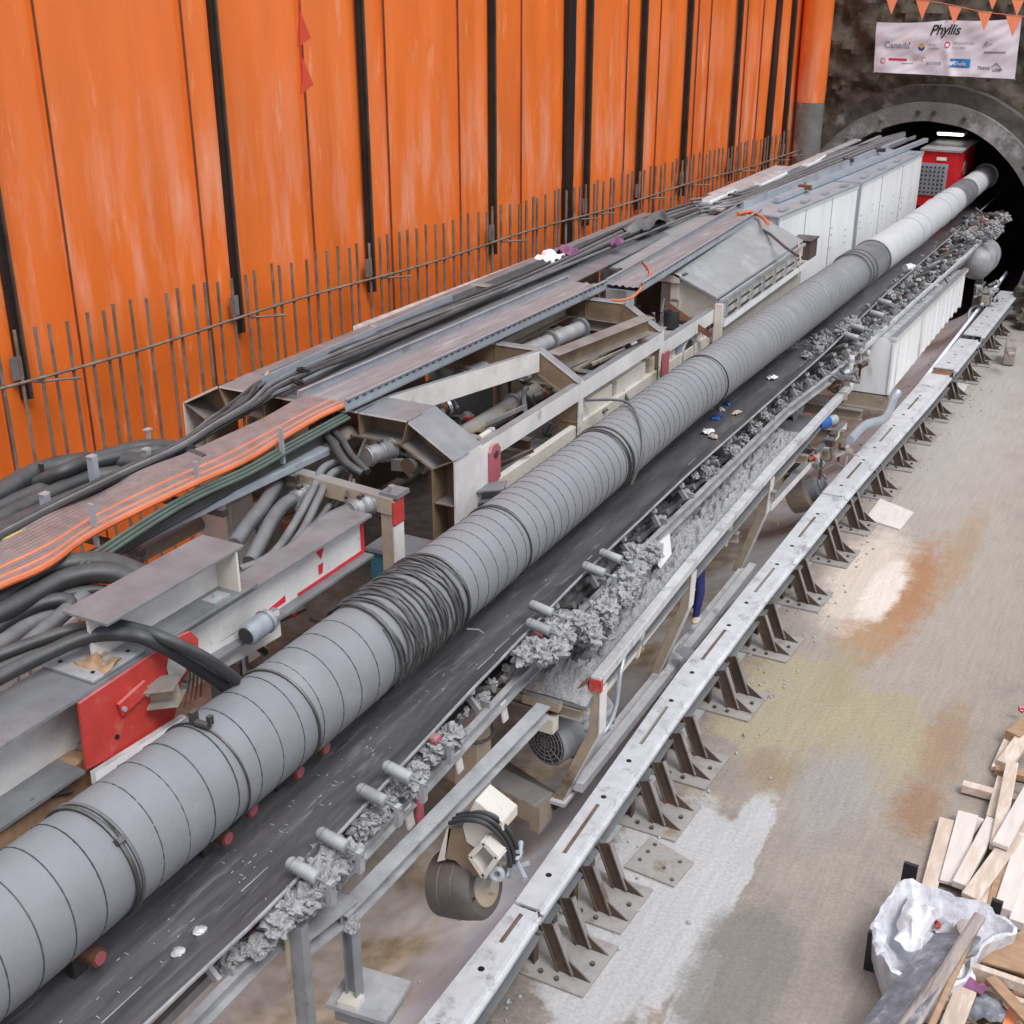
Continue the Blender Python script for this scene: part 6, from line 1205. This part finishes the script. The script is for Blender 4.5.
def bring(u, v, r, t_, m, a0=0, a1=2*PI, n=20, name='logo_ring'):
    W = (bc[1]-bc[0]).length; H = (bc[0]-bc[3]).length; vs = []
    for i in range(n+1):
        a = a0+(a1-a0)*i/n
        for q in (r-t_, r): vs.append(bpt(u+math.cos(a)*q/W, v-math.sin(a)*q/H, .012))
    return MB().add(vs, [(2*i,2*i+1,2*i+3,2*i+2) for i in range(n)]).build(name, m, bn)
btext('Phyllis', .385, .25, .40, 'black_paint', .35, 'title_lettering', .92)
btext('Canada', .065, .50, .27, 'ink_grey'); bquad(.245,.37,.253,.42,'ink_red','flag_mark',2)
bring(.335,.465,.09,.09,'ink_yellow',0,PI,14,'sun_mark'); bring(.335,.475,.10,.06,'ink_navy',PI,2*PI,14,'wave_mark'); btext('BRITISH', .385, .45, .07, 'ink_grey'); btext('COLUMBIA', .385, .52, .07, 'ink_grey')
bring(.515,.44,.085,.03,'ink_red'); btext('TRANSPORTATION', .55, .42, .075, 'ink_grey'); btext('INVESTMENT', .55, .50, .075, 'ink_grey')
btext('R', .76, .46, .20, 'ink_grey', .4); btext('THURBER', .78, .60, .10, 'ink_grey') if False else btext('TRANSLINE', .77, .57, .09, 'ink_grey') if False else None
bring(.81,.45,.07,.015,'ink_grey',.3,3.4); bquad(.77,.54,.92,.57,'ink_grey','text_line')
bring(.065,.76,.085,.02,'ink_red'); btext('A', .055, .79, .09, 'ink_red'); btext('SRB TRAN', .105, .76, .10, 'ink_red') if False else bquad(.105,.70,.235,.745,'ink_red','red_text_line'); bquad(.20,.79,.28,.805,'ink_grey','text_line')
bring(.355,.71,.07,.015,'ink_red',.6,4.6); btext('acciona', .375, .80, .155, 'ink_grey', .1)
bquad(.545,.68,.685,.84,'ink_blue'); btext('Ghella', .565, .80, .15, 'banner_cloth', .2)
btext('TRANS', .735, .86, .12, 'black_paint'); btext('LINK', .84, .89, .12, 'black_paint', .3)
for (a, b) in (((.83,.82),(.865,.74)),((.865,.74),(.91,.86))):
    p0, p1 = bpt(*a, .012), bpt(*b, .012); MB().bar(p0, p1, .012,.018, up=V((0,1,0))).build('peak_stroke','black_paint',bn)
def pennants(pts, flags, y, lab, down=V((0,0,-1)), sz=(.42,.55)):
    P3 = [PY(a, b, y) for a, b in pts]; t = thing('pennant_string', lab, 'bunting', P3[0]); MB().tube(P3, .012, 5, smooth=5).build('string','orange_bright',t)
    for (a, b, s_) in flags:
        p = PY(a, b, y); w_ = sz[0]*s_; h = sz[1]*s_; mb = MB(); mb.add([p+V((-w_/2,0,0)), p+V((w_/2,.0,-.02)), p+V((.05,-.06,-h)), p+V((-w_/2,.012,0)), p+V((w_/2,.012,-.02)), p+V((.05,-.048,-h))], [(0,2,1),(3,4,5),(0,1,4,3),(1,2,5,4),(2,0,3,5)]); mb.build('pennant','pennant_cloth',t)
pennants([(872,-14),(890,-3),(930,1),(956,6),(985,12),(1030,17)], [(892,-3,.9),(923,0,1.0),(955,6,.95),(985,11,1.0),(1014,15,1.1)], 41.8, 'orange pennant string hung across the top of the banner')
pennants([(960,-18),(990,-6),(1030,2)], [(993,-6,.8),(1018,-2,.9)], 42.3, 'second pennant string touching the top right corner')
p0, p1, p2 = WALL(299,-30,1.2), WALL(299,35,1.2), WALL(302,82,1.2); t = thing('pennant_string', 'two orange pennants hanging down in front of the orange wall', 'bunting', p1)
MB().tube([p0, p1, p2], .012, 5).build('string','red_cabinet',t)
for (a, b) in (((298,10),(306,28)),((301,58),(308,80))):
    q = WALL(a[0]+1, a[1], 1.18); mb = MB(); mb.add([q, q+WD*.22+V((0,0,-.42)), q+WD*(-.10)+V((0,0,-.55)), q+WN*.02, q+WN*.02+WD*.22+V((0,0,-.42)), q+WN*.02+WD*(-.10)+V((0,0,-.55))], [(0,2,1),(3,4,5),(0,1,4,3),(1,2,5,4),(2,0,3,5)]); mb.build('pennant','red_flag',t)

pts = [V((sx_(y)+.17, y, 2.62)) for y in range(26, 41)]
tag(MB().path(pts, [(-.03,-.04),(.03,-.04),(.03,.04),(-.03,.04)]).build('hand_rail', 'white_beam'), 'thin pale rail running parallel to the far idlers above the ribbed cabinet', 'rail')
mb = MB(); random.seed(17)
for k in range(60): r_ = random.uniform(.15,.5); mb.blob((random.uniform(-3.9,-2.4), random.uniform(39.6,43.6), r_*.5+random.uniform(0,.7)*(1 if random.random() < .5 else 0)), r_, k, .4, lvl=2)
tag(mb.build('rubble', 'rock'), 'dark heap of rock rubble at the foot of the rock face right of the tunnel mouth', 'rubble', kind='stuff')
